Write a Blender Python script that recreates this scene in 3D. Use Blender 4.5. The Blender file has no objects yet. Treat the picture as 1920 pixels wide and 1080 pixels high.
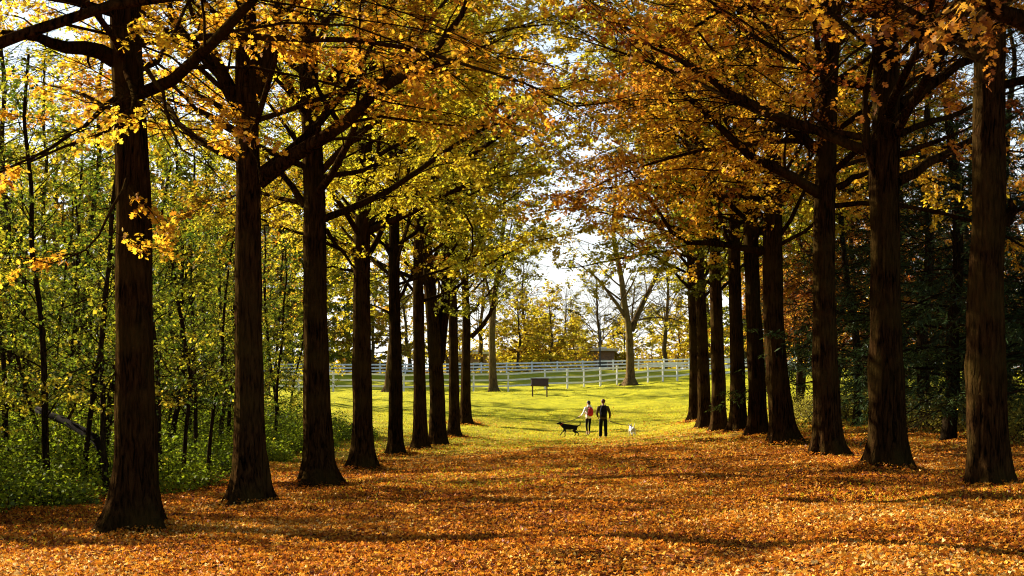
import bpy, bmesh, math, random
import numpy as np
from mathutils import Vector, Matrix
R = math.radians
S = bpy.context.scene
C = S.collection

# ------------------------------------------------------------------ camera, sky, sun, exposure
F, HOR, EYE = 3000.0, 755.0, 1.8          # focal length in photo pixels, horizon row, eye height
cam_d = bpy.data.cameras.new("camera"); cam = bpy.data.objects.new("camera", cam_d); C.objects.link(cam)
cam.location = (0, 0, EYE); cam.rotation_euler = (R(90), 0, 0)
cam_d.sensor_width = 36; cam_d.lens = F / 1920 * 36; cam_d.shift_y = (HOR - 540) / 1920
cam_d.clip_start = 0.1; cam_d.clip_end = 6000
S.camera = cam
SUN_EL, SUN_BACK = 23.0, 34.0             # elevation; how far behind the picture plane the sun stands (left)
w = bpy.data.worlds.new("World"); S.world = w; w.use_nodes = True
nt = w.node_tree; bg = nt.nodes["Background"]
sky = nt.nodes.new("ShaderNodeTexSky"); sky.sky_type = 'NISHITA'; sky.sun_disc = False
sky.sun_elevation = R(SUN_EL); sky.sun_rotation = R(-(90 - SUN_BACK)); sky.dust_density = 0.6; sky.ozone_density = 1.0
wtc = nt.nodes.new("ShaderNodeTexCoord"); wsep = nt.nodes.new("ShaderNodeSeparateXYZ"); nt.links.new(wtc.outputs["Generated"], wsep.inputs[0])
wmr = nt.nodes.new("ShaderNodeMapRange"); wmr.inputs["From Min"].default_value = 0.0; wmr.inputs["From Max"].default_value = 0.34; wmr.inputs["To Min"].default_value = 0.9; wmr.inputs["To Max"].default_value = 0.0
nt.links.new(wsep.outputs["Z"], wmr.inputs["Value"])
wno = nt.nodes.new("ShaderNodeTexNoise"); wno.inputs["Scale"].default_value = 4.0; wno.inputs["Detail"].default_value = 5.0; nt.links.new(wtc.outputs["Generated"], wno.inputs["Vector"])
wmu = nt.nodes.new("ShaderNodeMath"); wmu.operation = 'MULTIPLY_ADD'; wmu.inputs[1].default_value = 0.5; wmu.use_clamp = True
wsb = nt.nodes.new("ShaderNodeMath"); wsb.operation = 'SUBTRACT'; wsb.inputs[1].default_value = 0.25; nt.links.new(wmr.outputs[0], wsb.inputs[0])
nt.links.new(wno.outputs["Fac"], wmu.inputs[0]); nt.links.new(wsb.outputs[0], wmu.inputs[2])
wmx = nt.nodes.new("ShaderNodeMix"); wmx.data_type = 'RGBA'; wdt = nt.nodes.new("ShaderNodeVectorMath"); wdt.operation = 'DOT_PRODUCT'; wdt.inputs[1].default_value = (-0.50, 0.86, 0); nt.links.new(wtc.outputs["Generated"], wdt.inputs[0])
wdm = nt.nodes.new("ShaderNodeMapRange"); wdm.inputs["From Min"].default_value = 0.1; wdm.inputs["From Max"].default_value = 0.75; nt.links.new(wdt.outputs["Value"], wdm.inputs["Value"])
wpr = nt.nodes.new("ShaderNodeMath"); wpr.operation = 'MULTIPLY'; nt.links.new(wmu.outputs[0], wpr.inputs[0]); nt.links.new(wdm.outputs[0], wpr.inputs[1])
nt.links.new(wpr.outputs[0], wmx.inputs[0]); nt.links.new(sky.outputs[0], wmx.inputs[6]); wmx.inputs[7].default_value = (8.2, 8.2, 8.1, 1)   # thin cloud veil low in the sky
nt.links.new(wmx.outputs[2], bg.inputs[0]); bg.inputs[1].default_value = 0.05
sd = bpy.data.lights.new("sun", 'SUN'); sun = bpy.data.objects.new("sun", sd); C.objects.link(sun)
sd.energy = 5.0; sd.angle = R(0.5); sd.color = (1.0, 0.92, 0.74)
sv = Vector((-math.cos(R(SUN_EL)) * math.cos(R(SUN_BACK)), math.cos(R(SUN_EL)) * math.sin(R(SUN_BACK)), math.sin(R(SUN_EL))))
sun.rotation_euler = sv.to_track_quat('Z', 'Y').to_euler(); sun.location = (-40, 20, 40)
S.view_settings.view_transform = 'Standard'; S.view_settings.look = 'None'
S.view_settings.exposure = 1.95; S.view_settings.gamma = 1.0
S.render.engine = 'CYCLES'
cy = S.cycles
cy.max_bounces = 4; cy.diffuse_bounces = 1; cy.glossy_bounces = 1; cy.transmission_bounces = 2; cy.transparent_max_bounces = 2
cy.use_denoising = True; cy.pixel_filter_type = 'BLACKMAN_HARRIS'; cy.filter_width = 1.1
cy.sample_clamp_indirect = 4.0; cy.caustics_reflective = False; cy.caustics_refractive = False

def px(x, y, d):                           # a point of the photo at a distance d
    return np.array([(x - 960) / F * d, d, EYE - (y - HOR) / F * d])

# ------------------------------------------------------------------ terrain
LROW = [(250, 1000, 22), (465, 950, 27.7), (600, 915, 33.7), (680, 883, 42), (743, 858, 52.4), (788, 845, 60), (822, 836, 66.7), (852, 817, 76), (873, 793, 88)]
RROW = [(1855, 915, 22.5), (1665, 880, 27.5), (1555, 857, 34), (1472, 831, 41), (1422, 817, 48), (1385, 814, 55), (1347, 814, 62), (1322, 801, 70), (1302, 783, 80)]
CTRL = [px(*a) for a in LROW + RROW]
CTRL += [px(*a) for a in [(1131, 829, 75), (1103, 812, 84), (1072, 813, 84), (1185, 826, 76), (925, 736, 118), (730, 735, 112), (1012, 742, 105), (1180, 720, 119),
                          (888, 735, 119), (640, 735, 119), (1065, 729, 120), (1158, 724, 121), (1237, 718, 122), (1335, 711, 123), (1150, 694, 150), (880, 699, 150), (1300, 690, 150),
                          (0, 968, 26), (1750, 838, 38), (1520, 735, 100), (1600, 780, 55)]]
CTRL += [np.array(a, float) for a in [(0, 0, 0), (-6, 0, 0), (6, 0, .45), (0, 12, .1), (-12, 0, 0), (-60, 0, 0), (60, 0, .6), (-60, 60, .3), (60, 60, 1.2), (-25, 40, 0), (-25, 65, .4), (-25, 90, 1.2),
                                      (25, 25, .8), (25, 45, .9), (30, 80, 1.8), (-60, 120, 2.6), (60, 120, 3.6), (-60, 200, 4.2), (0, 200, 4.3), (60, 200, 4.5), (-30, 150, 4.6), (30, 150, 4.9), (0, 175, 4.5), (-40, 175, 4.4), (40, 175, 4.7)]]
CTRL = np.array(CTRL)
def _U(r2): return np.where(r2 > 1e-9, r2 * np.log(np.maximum(r2, 1e-9)), 0)
_n = len(CTRL); _xy = CTRL[:, :2] / 20
_K = _U(((_xy[:, None] - _xy[None]) ** 2).sum(-1)) + np.eye(_n) * 0.15
_P = np.c_[np.ones(_n), _xy]
_A = np.block([[_K, _P], [_P.T, np.zeros((3, 3))]])
_w = np.linalg.solve(_A, np.r_[CTRL[:, 2], 0, 0, 0])
def gz(x, y):
    x = np.clip(np.atleast_1d(np.asarray(x, float)), -60, 60) / 20; y = np.clip(np.atleast_1d(np.asarray(y, float)), 0, 200) / 20
    out = np.empty(x.shape)
    for s in range(0, len(x), 20000):
        q = np.c_[x[s:s + 20000], y[s:s + 20000]]
        out[s:s + 20000] = _U(((q[:, None] - _xy[None]) ** 2).sum(-1)) @ _w[:_n] + _w[_n] + q @ _w[_n + 1:]
    return out
_rh = np.random.default_rng(41); _HA = _rh.uniform(0, 6.283, 18); _HP = _rh.uniform(0, 6.283, 18); _HW = np.r_[_rh.uniform(.9, 1.7, 9), _rh.uniform(2.2, 4.5, 9)]
def hummock(x, y):
    o = 0
    for a, p, w_ in zip(_HA, _HP, _HW): o = o + w_ * .0046 * np.sin(6.283 / w_ * (x * math.cos(a) + y * math.sin(a)) + p)
    return o * ((np.abs(x) < 60) & (y < 130))
def gz1(x, y): return float(gz([x], [y])[0])

# ------------------------------------------------------------------ materials
def new_mat(name):
    m = bpy.data.materials.new(name); m.use_nodes = True
    t = m.node_tree; t.nodes.clear()
    out = t.nodes.new("ShaderNodeOutputMaterial")
    return m, t, out
def N(t, kind, **kw):
    n = t.nodes.new(kind)
    for k, v in kw.items():
        if k.startswith("i_"): n.inputs[k[2:].replace("_", " ")].default_value = v
        else: setattr(n, k, v)
    return n
def ramp(t, fac, stops):
    r = t.nodes.new("ShaderNodeValToRGB"); e = r.color_ramp.elements
    while len(e) < len(stops): e.new(0.5)
    for el, (p, c) in zip(e, stops): el.position = p; el.color = (*c, 1)
    t.links.new(fac, r.inputs[0]); return r
def leaf_mat(name, stops, trans=0.6):
    m, t, out = new_mat(name)
    a = N(t, "ShaderNodeAttribute", attribute_name="tone")
    r = ramp(t, a.outputs["Fac"], stops)
    d = t.nodes.new("ShaderNodeBsdfDiffuse"); tr = t.nodes.new("ShaderNodeBsdfTranslucent")
    mx = t.nodes.new("ShaderNodeMixShader"); mx.inputs[0].default_value = trans
    t.links.new(r.outputs[0], d.inputs[0]); t.links.new(r.outputs[0], tr.inputs[0])
    t.links.new(d.outputs[0], mx.inputs[1]); t.links.new(tr.outputs[0], mx.inputs[2])
    g = N(t, "ShaderNodeBsdfGlossy"); g.inputs["Roughness"].default_value = 0.55; g.inputs[0].default_value = (1, 1, 1, 1)
    mg = t.nodes.new("ShaderNodeMixShader"); mg.inputs[0].default_value = 0.012
    t.links.new(mx.outputs[0], mg.inputs[1]); t.links.new(g.outputs[0], mg.inputs[2]); t.links.new(mg.outputs[0], out.inputs[0])
    return m
def bark_mat(name, dark, light, moss=None, scale=1.0, bump=0.9):
    m, t, out = new_mat(name)
    tc = N(t, "ShaderNodeTexCoord"); mp = N(t, "ShaderNodeMapping"); mp.inputs["Scale"].default_value = (22 * scale, 22 * scale, 3.2 * scale)
    t.links.new(tc.outputs["Object"], mp.inputs[0])
    n1 = N(t, "ShaderNodeTexNoise", i_Scale=1.0, i_Detail=5.0, i_Roughness=0.65, i_Distortion=0.6); t.links.new(mp.outputs[0], n1.inputs["Vector"])
    n2 = N(t, "ShaderNodeTexNoise", i_Scale=1.3, i_Detail=3.0); t.links.new(tc.outputs["Object"], n2.inputs["Vector"])
    r = ramp(t, n1.outputs["Fac"], [(0.36, dark), (0.52, tuple(.5 * (a + b) for a, b in zip(dark, light))), (0.68, light)])
    col = r.outputs[0]
    if moss:
        r2 = ramp(t, n2.outputs["Fac"], [(0.45, (0, 0, 0)), (0.65, (1, 1, 1))])
        mx = N(t, "ShaderNodeMix", data_type='RGBA'); t.links.new(r2.outputs[0], mx.inputs[0]); t.links.new(col, mx.inputs[6]); mx.inputs[7].default_value = (*moss, 1)
        mm = N(t, "ShaderNodeMath", operation='MULTIPLY'); mm.inputs[1].default_value = 0.6
        t.links.new(r2.outputs[0], mm.inputs[0]); t.links.new(mm.outputs[0], mx.inputs[0]); col = mx.outputs[2]
    oi = N(t, "ShaderNodeObjectInfo"); om = N(t, "ShaderNodeMapRange"); om.inputs["To Min"].default_value = .7; om.inputs["To Max"].default_value = 1.3; t.links.new(oi.outputs["Random"], om.inputs["Value"])
    hs = N(t, "ShaderNodeHueSaturation"); t.links.new(om.outputs[0], hs.inputs["Value"]); t.links.new(col, hs.inputs["Color"]); col = hs.outputs[0]
    b = N(t, "ShaderNodeBump", i_Strength=bump, i_Distance=0.09); t.links.new(n1.outputs["Fac"], b.inputs["Height"])
    p = N(t, "ShaderNodeBsdfPrincipled", i_Roughness=1.0); p.inputs["Specular IOR Level"].default_value = 0.0
    t.links.new(col, p.inputs["Base Color"]); t.links.new(b.outputs[0], p.inputs["Normal"]); t.links.new(p.outputs[0], out.inputs[0])
    return m
def plain(name, col, rough=0.8, var=0.25, scale=8.0, bump=0.2, metal=0.0):
    m, t, out = new_mat(name)
    tc = N(t, "ShaderNodeTexCoord"); n = N(t, "ShaderNodeTexNoise", i_Scale=scale, i_Detail=4.0); t.links.new(tc.outputs["Object"], n.inputs["Vector"])
    lo = tuple(c * (1 - var) for c in col); hi = tuple(min(1, c * (1 + var)) for c in col)
    r = ramp(t, n.outputs["Fac"], [(0.3, lo), (0.7, hi)])
    b = N(t, "ShaderNodeBump", i_Strength=bump, i_Distance=0.02); t.links.new(n.outputs["Fac"], b.inputs["Height"])
    p = N(t, "ShaderNodeBsdfPrincipled", i_Roughness=rough, i_Metallic=metal); p.inputs["Specular IOR Level"].default_value = 0.3 if rough < .75 else 0.03
    t.links.new(r.outputs[0], p.inputs["Base Color"]); t.links.new(b.outputs[0], p.inputs["Normal"]); t.links.new(p.outputs[0], out.inputs[0])
    return m
LEAF = dict(
    orange=leaf_mat("leaf_orange", [(0, (.10, .020, .005)), (.3, (.34, .085, .010)), (.6, (.55, .20, .015)), (1, (.70, .38, .03))]),
    gold=leaf_mat("leaf_gold", [(0, (.20, .06, .006)), (.3, (.50, .20, .012)), (.65, (.66, .38, .02)), (1, (.66, .48, .03))]),
    yellow=leaf_mat("leaf_yellow", [(0, (.24, .10, .008)), (.3, (.42, .29, .014)), (.65, (.60, .45, .02)), (1, (.50, .48, .03))]),
    lime=leaf_mat("leaf_lime", [(0, (.10, .10, .008)), (.35, (.26, .25, .014)), (.7, (.46, .42, .02)), (1, (.62, .42, .03))]),
    green=leaf_mat("leaf_green", [(0, (.02, .04, .004)), (.4, (.075, .105, .007)), (.75, (.19, .20, .012)), (1, (.46, .33, .02))]),
    rust=leaf_mat("leaf_rust", [(0, (.06, .016, .005)), (.4, (.21, .065, .010)), (.75, (.42, .17, .015)), (1, (.55, .32, .03))]),
    pine=leaf_mat("needle_dark", [(0, (.012, .022, .008)), (.6, (.035, .06, .014)), (1, (.09, .12, .02))], 0.25),
    dry=leaf_mat("leaf_dry", [(0, (.08, .05, .012)), (.5, (.22, .19, .02)), (1, (.42, .34, .04))]),
    litter=leaf_mat("leaf_litter", [(0, (.05, .012, .004)), (.25, (.28, .062, .008)), (.55, (.58, .19, .012)), (.8, (.68, .28, .020)), (.95, (.76, .40, .05)), (1, (.80, .52, .16))], 0.3),
    bush=leaf_mat("leaf_bush", [(0, (.04, .06, .006)), (.45, (.19, .25, .010)), (.8, (.36, .37, .015)), (1, (.44, .34, .02))]),
    grass=leaf_mat("grass_blade", [(0, (.12, .12, .006)), (.5, (.36, .33, .010)), (1, (.52, .42, .015))], 0.4),
)
BARK = bark_mat("bark_oak", (.0012, .0008, .0006), (.052, .025, .008), (.050, .032, .007), bump=1.0)
BARK_THIN = bark_mat("bark_wood", (.005, .0035, .002), (.06, .038, .018), None, 1.6)
BARK_GREY = bark_mat("bark_grey", (.02, .013, .007), (.15, .095, .04), (.11, .085, .025), 0.8)
def limb_mat():
    return BARK

# ------------------------------------------------------------------ mesh building
def mesh_np(name, verts, loops, totals, mats, tone=None, smooth=False):
    me = bpy.data.meshes.new(name)
    verts = np.asarray(verts, np.float32); loops = np.asarray(loops, np.int32).ravel(); totals = np.asarray(totals, np.int32)
    me.vertices.add(len(verts)); me.vertices.foreach_set("co", verts.ravel())
    me.loops.add(len(loops)); me.loops.foreach_set("vertex_index", loops)
    me.polygons.add(len(totals)); me.polygons.foreach_set("loop_start", np.r_[0, np.cumsum(totals)[:-1]].astype(np.int32))
    try: me.polygons.foreach_set("loop_total", totals)
    except Exception: pass
    if smooth: me.polygons.foreach_set("use_smooth", np.ones(len(totals), bool))
    if tone is not None:
        a = me.attributes.new("tone", 'FLOAT', 'FACE'); a.data.foreach_set("value", np.asarray(tone, np.float32))
    me.update(calc_edges=True)
    for m in (mats if isinstance(mats, (list, tuple)) else [mats]): me.materials.append(m)
    return me
def link(name, me, parent=None, loc=None):
    o = bpy.data.objects.new(name, me); C.objects.link(o)
    if parent: o.parent = parent
    if loc is not None: o.location = loc
    return o
def tag(o, label, cat=None, group=None, kind=None):
    if label: o["label"] = label
    if cat: o["category"] = cat
    if group: o["group"] = group
    if kind: o["kind"] = kind
    return o
def empty(name, loc, label, cat, group=None, rz=0):
    o = bpy.data.objects.new(name, None); C.objects.link(o); o.location = loc; o.rotation_euler = (0, 0, rz); o.empty_display_size = .2
    return tag(o, label, cat, group)
def copy_thing(root, loc, rz=0, sc=1.0, label=None, group=None, mats=None):
    r = root.copy(); C.objects.link(r); r.location = loc; r.rotation_euler = (0, 0, rz); r.scale = (sc, sc, sc)
    if label: r["label"] = label
    if group: r["group"] = group
    for ch in [c for c in root.children]:
        c = ch.copy(); C.objects.link(c); c.parent = r
        if mats and ch.name.split(".")[0] in mats:
            c.material_slots[0].link = 'OBJECT'; c.material_slots[0].material = mats[ch.name.split(".")[0]]
    return r
def nrm(v): return v / np.maximum(np.linalg.norm(v, axis=-1, keepdims=True), 1e-9)
def tubes(P, Rd, sides, jitter=None):
    """P (n,k,3), Rd (n,k) -> verts, loops, totals"""
    n, k, _ = P.shape
    T = np.empty_like(P); T[:, 1:-1] = P[:, 2:] - P[:, :-2]; T[:, 0] = P[:, 1] - P[:, 0]; T[:, -1] = P[:, -1] - P[:, -2]
    T = nrm(T)
    m = nrm(P[:, -1] - P[:, 0]); ref = np.zeros((n, 3)); ref[np.arange(n), np.argmin(np.abs(m), axis=1)] = 1
    u = nrm(np.cross(T, ref[:, None, :])); v = np.cross(T, u)
    a = np.arange(sides) * 2 * math.pi / sides
    rr = Rd[:, :, None] * (np.ones(sides) if jitter is None else jitter)
    V = P[:, :, None, :] + rr[..., None] * (np.cos(a)[None, None, :, None] * u[:, :, None, :] + np.sin(a)[None, None, :, None] * v[:, :, None, :])
    idx = np.arange(n * k * sides).reshape(n, k, sides)
    A = idx[:, :-1, :]; B = np.roll(A, -1, axis=2); D = idx[:, 1:, :]; E = np.roll(D, -1, axis=2)
    loops = np.stack([A, B, E, D], -1).reshape(-1)
    tot = np.full(n * (k - 1) * sides, 4)
    cap = idx[:, -1, :].reshape(-1)
    return V.reshape(-1, 3), np.r_[loops, cap], np.r_[tot, np.full(n, sides)]
def merge(parts):
    vs, ls, ts, off = [], [], [], 0
    for v, l, t in parts:
        vs.append(v); ls.append(l + off); ts.append(t); off += len(v)
    return np.concatenate(vs), np.concatenate(ls), np.concatenate(ts)
KITE = np.array([(0, 0, 0), (.42, .40, .05), (0, 1, -.06), (-.42, .40, .05)])
LOBED = np.array([(0, 0, 0), (.30, .12, .05), (.14, .30, .01), (.50, .46, .07), (.16, .58, .0), (.32, .80, .04), (0, 1.02, -.06),
                  (-.32, .80, .04), (-.16, .58, 0), (-.50, .46, .07), (-.14, .30, .01), (-.30, .12, .05)])
NEEDLE = np.array([(0, 0, 0), (.10, .5, .02), (0, 1, -.05), (-.10, .5, .02)])
BLADE = np.array([(.06, 0, 0), (.04, .6, .1), (0, 1, .3), (-.06, 0, 0)])
def leaves(Pos, Ax, Nm, size, tmpl):
    """oriented copies of a leaf outline: Ax long axis, Nm approximate normal"""
    y = nrm(Ax); x = nrm(np.cross(y, Nm)); z = np.cross(x, y); m = len(tmpl)
    V = Pos[:, None] + size[:, None, None] * (tmpl[None, :, 0, None] * x[:, None] + tmpl[None, :, 1, None] * y[:, None] + tmpl[None, :, 2, None] * z[:, None])
    n = len(Pos)
    return V.reshape(-1, 3), np.arange(n * m), np.full(n, m)
def resample(pl, k):
    pl = np.asarray(pl, float); s = np.r_[0, np.cumsum(np.linalg.norm(np.diff(pl, axis=0), axis=1))]
    u = np.linspace(0, s[-1], k)
    # smooth through the points (Catmull-like by dense linear + box filter)
    ud = np.linspace(0, s[-1], 60); q = np.stack([np.interp(ud, s, pl[:, i]) for i in range(3)], 1)
    for _ in range(3): q[1:-1] = (q[:-2] + q[1:-1] * 2 + q[2:]) / 4
    return np.stack([np.interp(u, ud, q[:, i]) for i in range(3)], 1), s[-1]
def at_t(P, t):
    """points and tangents at parameter t (0..1) on polylines P (n,k,3); t (n,)"""
    n, k, _ = P.shape; f = np.clip(t, 0, .9999) * (k - 1); i = f.astype(int); fr = (f - i)[:, None]; ar = np.arange(n)
    a, b = P[ar, i], P[ar, i + 1]
    return a + (b - a) * fr, nrm(b - a)

# ------------------------------------------------------------------ tree generator
def trunk_mesh(pts, r0, rtop, flare, sides, rng, rough=.06):
    k = 64
    q, L = resample(pts, 400)
    s = np.linspace(0, 1, 400)
    tt = np.linspace(0, 1, k) ** 1.7
    P = np.stack([np.interp(tt, s, q[:, i]) for i in range(3)], 1)
    h = tt * L
    rad = rtop + (r0 - rtop) * (1 - tt) ** 0.85 
    a = np.arange(sides) * 2 * math.pi / sides
    ph = rng.uniform(0, 6.28, 6)
    na = rng.integers(4, 7); lob = .75 * np.sin(na * a + ph[0]) + .45 * np.sin(3 * a + ph[1]) + .35 * np.sin(9 * a + ph[2])
    fl = flare * (.82 * np.exp(-np.maximum(h - .22, 0) / .27) + .18 * np.exp(-np.maximum(h - .2, 0) / 1.0))
    jit = 1 + fl[:, None] * (1 + .5 * lob[None]) / 1.0
    jit *= 1 + rough * (np.sin(h[:, None] * 1.7 + 2 * a[None] + ph[3]) * .5 + np.sin(h[:, None] * 3.9 + 3 * a[None] + ph[4]) * .35 + .35 * np.sin(9 * a[None] + h[:, None] * .5 + ph[5]))
    ridge = np.zeros(jit.shape); cur = rng.normal(0, .03, sides)
    for m in range(k):
        cur = cur * .82 + rng.normal(0, .018, sides); ridge[m] = cur
    jit *= 1 + ridge
    if sides >= 40:
        for _ in range(5):                  # burls and old branch scars
            hb_, ab_ = rng.uniform(.8, 7), rng.uniform(0, 6.28); da = (a[None] - ab_ + math.pi) % (2 * math.pi) - math.pi
            jit *= 1 + rng.uniform(.04, .14) * np.exp(-(da / .35) ** 2 - ((h[:, None] - hb_) / .22) ** 2)
    return tubes(P[None], rad[None], sides, jit[None]), q, L

def grow(pts, r0, H, hb, rng, crownR=5.5, n_limbs=30, el=(10, 55), manual=(), leafy=.75, leaf=.12, leaf_n=11, tmpl=KITE, flare=.8, sides=20,
         twig_n=5, sec_step=.5, rough=.06, limb_r=.30, droop=.25, bare_low=0.0, top_r=.03, twig_len=(.35, .85), az_bias=None, flat=1.0, shape=.5, thin_top=0, twig_r=1.0):
    (trunk, q, L) = trunk_mesh(pts, r0, top_r, flare, sides, rng, rough)
    zq = q[:, 2]
    LP, LR = [], []
    for i in range(n_limbs):
        f = (i + rng.uniform(.1, .9)) / n_limbs
        h = hb + (H - hb) * f ** 1.15 * .97
        j = min(int(np.searchsorted(zq, h)), 399); p0 = q[j]
        az = i * 2.39996 + rng.normal(0, .45)
        if az_bias is not None and rng.random() < .5: az = az_bias + rng.normal(0, .6)
        e = R(el[0] + (el[1] - el[0]) * f + rng.normal(0, 9))
        ln = crownR * max(.28, (1 - f) ** shape * rng.uniform(.75, 1.15) + .06)
        rt = top_r + (r0 - top_r) * (1 - h / L) ** .85
        r = min(max(rt * limb_r * rng.uniform(.8, 1.3), .018), rt * .8) * (ln / crownR) ** .4
        k = 9; p = np.zeros((k, 3)); p[0] = p0; d_az, d_e = az, e; bend = rng.normal(.10, .16)
        for m in range(1, k):
            d_az += rng.normal(0, .11); d_e += (bend if m < 5 else -droop * .6) * .35 + rng.normal(0, .09)
            p[m] = p[m - 1] + np.array([math.cos(d_az) * math.cos(d_e), math.sin(d_az) * math.cos(d_e), math.sin(d_e)]) * ln / (k - 1)
        LP.append(p); LR.append(np.linspace(1, .16, k) * r)
    nman = len(manual)
    for pl, r in manual:
        p, ln = resample(pl, 9); p += rng.normal(0, .02, p.shape); p[0] = np.asarray(pl[0]); LP.append(p); LR.append(np.linspace(1, .22, 9) * r)
    LP = np.array(LP); LR = np.array(LR)
    out = dict(trunk=trunk, LP=LP, LR=LR, nman=nman)
    # secondary branches
    ll = np.linalg.norm(np.diff(LP, axis=1), axis=2).sum(1)
    ns = np.maximum((ll / sec_step).astype(int), 3)
    li = np.repeat(np.arange(len(LP)), ns)
    t = np.concatenate([np.linspace(.18, 1, n) for n in ns]) + rng.normal(0, .02, len(li)); t = np.clip(t, .1, .995)
    p0, tg = at_t(LP[li], t)
    side = np.where(np.concatenate([np.arange(n) for n in ns]) % 2 == 0, 1, -1)
    ang = side * rng.uniform(.5, 1.15, len(li)) * (t < .97)
    ca, sa = np.cos(ang), np.sin(ang)
    hd = np.stack([tg[:, 0] * ca - tg[:, 1] * sa, tg[:, 0] * sa + tg[:, 1] * ca, tg[:, 2] * .6 + rng.normal(0, .28, len(li))], 1); hd = nrm(hd)
    sl = ll[li] * (.20 + .22 * (1 - t)) * rng.uniform(.6, 1.3, len(li)) + .30
    k = 5; SP = np.zeros((len(li), k, 3)); SP[:, 0] = p0; d = hd.copy()
    for m in range(1, k):
        d = nrm(d + rng.normal(0, .13, d.shape) + np.array([0, 0, -.06 * droop * 4 * (m > 1)]))
        SP[:, m] = SP[:, m - 1] + d * (sl / (k - 1))[:, None]
    rs = np.interp(t, [0, 1], [.5, .6]) * np.maximum(.30, 1 - t) * LR[li, 0] * .6
    rs = np.clip(rs, .008 * twig_r, .05)
    SR = rs[:, None] * np.linspace(1, .35, k)[None]
    out["SP"], out["SR"] = SP, SR
    # twigs
    nt_ = np.maximum((sl * twig_n).astype(int), 2)
    si = np.repeat(np.arange(len(SP)), nt_)
    t2 = rng.uniform(.12, 1, len(si)); p0, tg = at_t(SP[si], t2)
    ang = rng.uniform(-1.2, 1.2, len(si)); ca, sa = np.cos(ang), np.sin(ang)
    d = nrm(np.stack([tg[:, 0] * ca - tg[:, 1] * sa, tg[:, 0] * sa + tg[:, 1] * ca, tg[:, 2] * .5 + rng.normal(-.05, .3, len(si)) * flat], 1))
    tl = rng.uniform(*twig_len, len(si))
    TP = np.zeros((len(si), 3, 3)); TP[:, 0] = p0; TP[:, 1] = p0 + d * (tl * .5)[:, None]
    d2 = nrm(d + rng.normal(0, .25, d.shape) + np.array([0, 0, -droop * .6])); TP[:, 2] = TP[:, 1] + d2 * (tl * .5)[:, None]
    TR = np.tile(np.array([.007, .005, .003]), (len(si), 1)) * np.clip(leaf / .11, .8, 1.6) * twig_r
    out["TP"], out["TR"] = TP, TR
    # leaves: patchy per limb and per secondary branch
    pl = np.clip(leafy + rng.normal(0, .16, len(LP)), .05, 1)
    on = rng.random(len(SP)) < pl[li]
    if bare_low: on &= ~((SP[:, 0, 2] < hb + 2.0) & (rng.random(len(SP)) < bare_low))
    if thin_top: on &= ~((SP[:, 0, 2] > thin_top) & (rng.random(len(SP)) < .6))
    keep = on[si] & (rng.random(len(si)) < .93)
    ti = np.repeat(np.where(keep)[0], leaf_n)
    if len(ti):
        u = rng.uniform(.15, 1.05, len(ti)); P, tg = at_t(TP[ti], u)
        P = P + rng.normal(0, .045, P.shape)
        az = rng.uniform(0, 6.283, len(ti))
        Ax = nrm(np.stack([np.cos(az), np.sin(az), rng.normal(-.35, .35, len(ti))], 1) + tg * .6)
        Nm = nrm(rng.normal(0, .55, (len(ti), 3)) + np.array([0, 0, 1.0]))
        sz = leaf * rng.uniform(.65, 1.25, len(ti))
        out["leaf"] = leaves(P, Ax, Nm, sz, tmpl)
        limb_t = rng.normal(0, .17, len(LP)); sec_t = rng.normal(0, .12, len(SP))
        out["tone"] = np.clip(.5 + limb_t[li[si[ti]]] + sec_t[si[ti]] + rng.normal(0, .17, len(ti)), 0, 1)
    return out

def build_tree(name, root, g, bark, lmat, limbs_as_parts=0, zmax=1e9, sec=True, limb_sides=8):
    parts = [g["trunk"]]
    LP, LR = g["LP"], g["LR"]; n = len(LP); own = []
    if limbs_as_parts:
        order = list(range(n - g["nman"], n)) + [i for i in np.argsort(LP[:n - g["nman"], 0, 2])]
        own = [i for i in order if LP[i, 0, 2] < zmax][:limbs_as_parts]
    rest = [i for i in range(n) if i not in set(own)]
    if rest: parts.append(tubes(LP[rest], LR[rest], limb_sides))
    parts.append(tubes(g["SP"], g["SR"], 4)); parts.append(tubes(g["TP"], g["TR"], 3))
    v, l, t = merge(parts)
    link("trunk", mesh_np(name + "_trunk", v, l, t, bark, smooth=True), root)
    for i in own:
        v, l, t = tubes(LP[i:i + 1], LR[i:i + 1], 10)
        link("limb", mesh_np("limb", v, l, t, bark, smooth=True), root)
    if "leaf" in g:
        v, l, t = g["leaf"]
        link("crown", mesh_np(name + "_crown", v, l, t, lmat, tone=g["tone"]), root)
    return root

# ------------------------------------------------------------------ ground
def axis(lo, hi, segs):
    out = [lo]
    for end, step in segs:
        while out[-1] < end - 1e-6: out.append(min(out[-1] + step, end))
    return np.array(out)
gx = axis(-1600, 1600, [(-200, 140), (-60, 14), (-30, 3), (-14, 1), (16, .28), (30, 1.0), (60, 3), (200, 14), (1600, 140)])
gy = axis(-300, 3000, [(-20, 35), (0, 4), (12, 1), (86, .30), (130, .7), (210, 2.5), (400, 19), (3000, 200)])
X, Y = np.meshgrid(gx, gy); rngG = np.random.default_rng(3)
Z = gz(X.ravel(), Y.ravel()).reshape(X.shape)
Z += hummock(X, Y)
nx, ny = len(gx), len(gy); idx = np.arange(nx * ny).reshape(ny, nx)
fl = np.stack([idx[:-1, :-1], idx[:-1, 1:], idx[1:, 1:], idx[1:, :-1]], -1).reshape(-1)
gm, t, out = new_mat("ground")
geo = N(t, "ShaderNodeNewGeometry"); sep = N(t, "ShaderNodeSeparateXYZ"); t.links.new(geo.outputs["Position"], sep.inputs[0])
n_big = N(t, "ShaderNodeTexNoise", i_Scale=.22, i_Detail=5.0, i_Roughness=.6); t.links.new(geo.outputs["Position"], n_big.inputs["Vector"])
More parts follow.
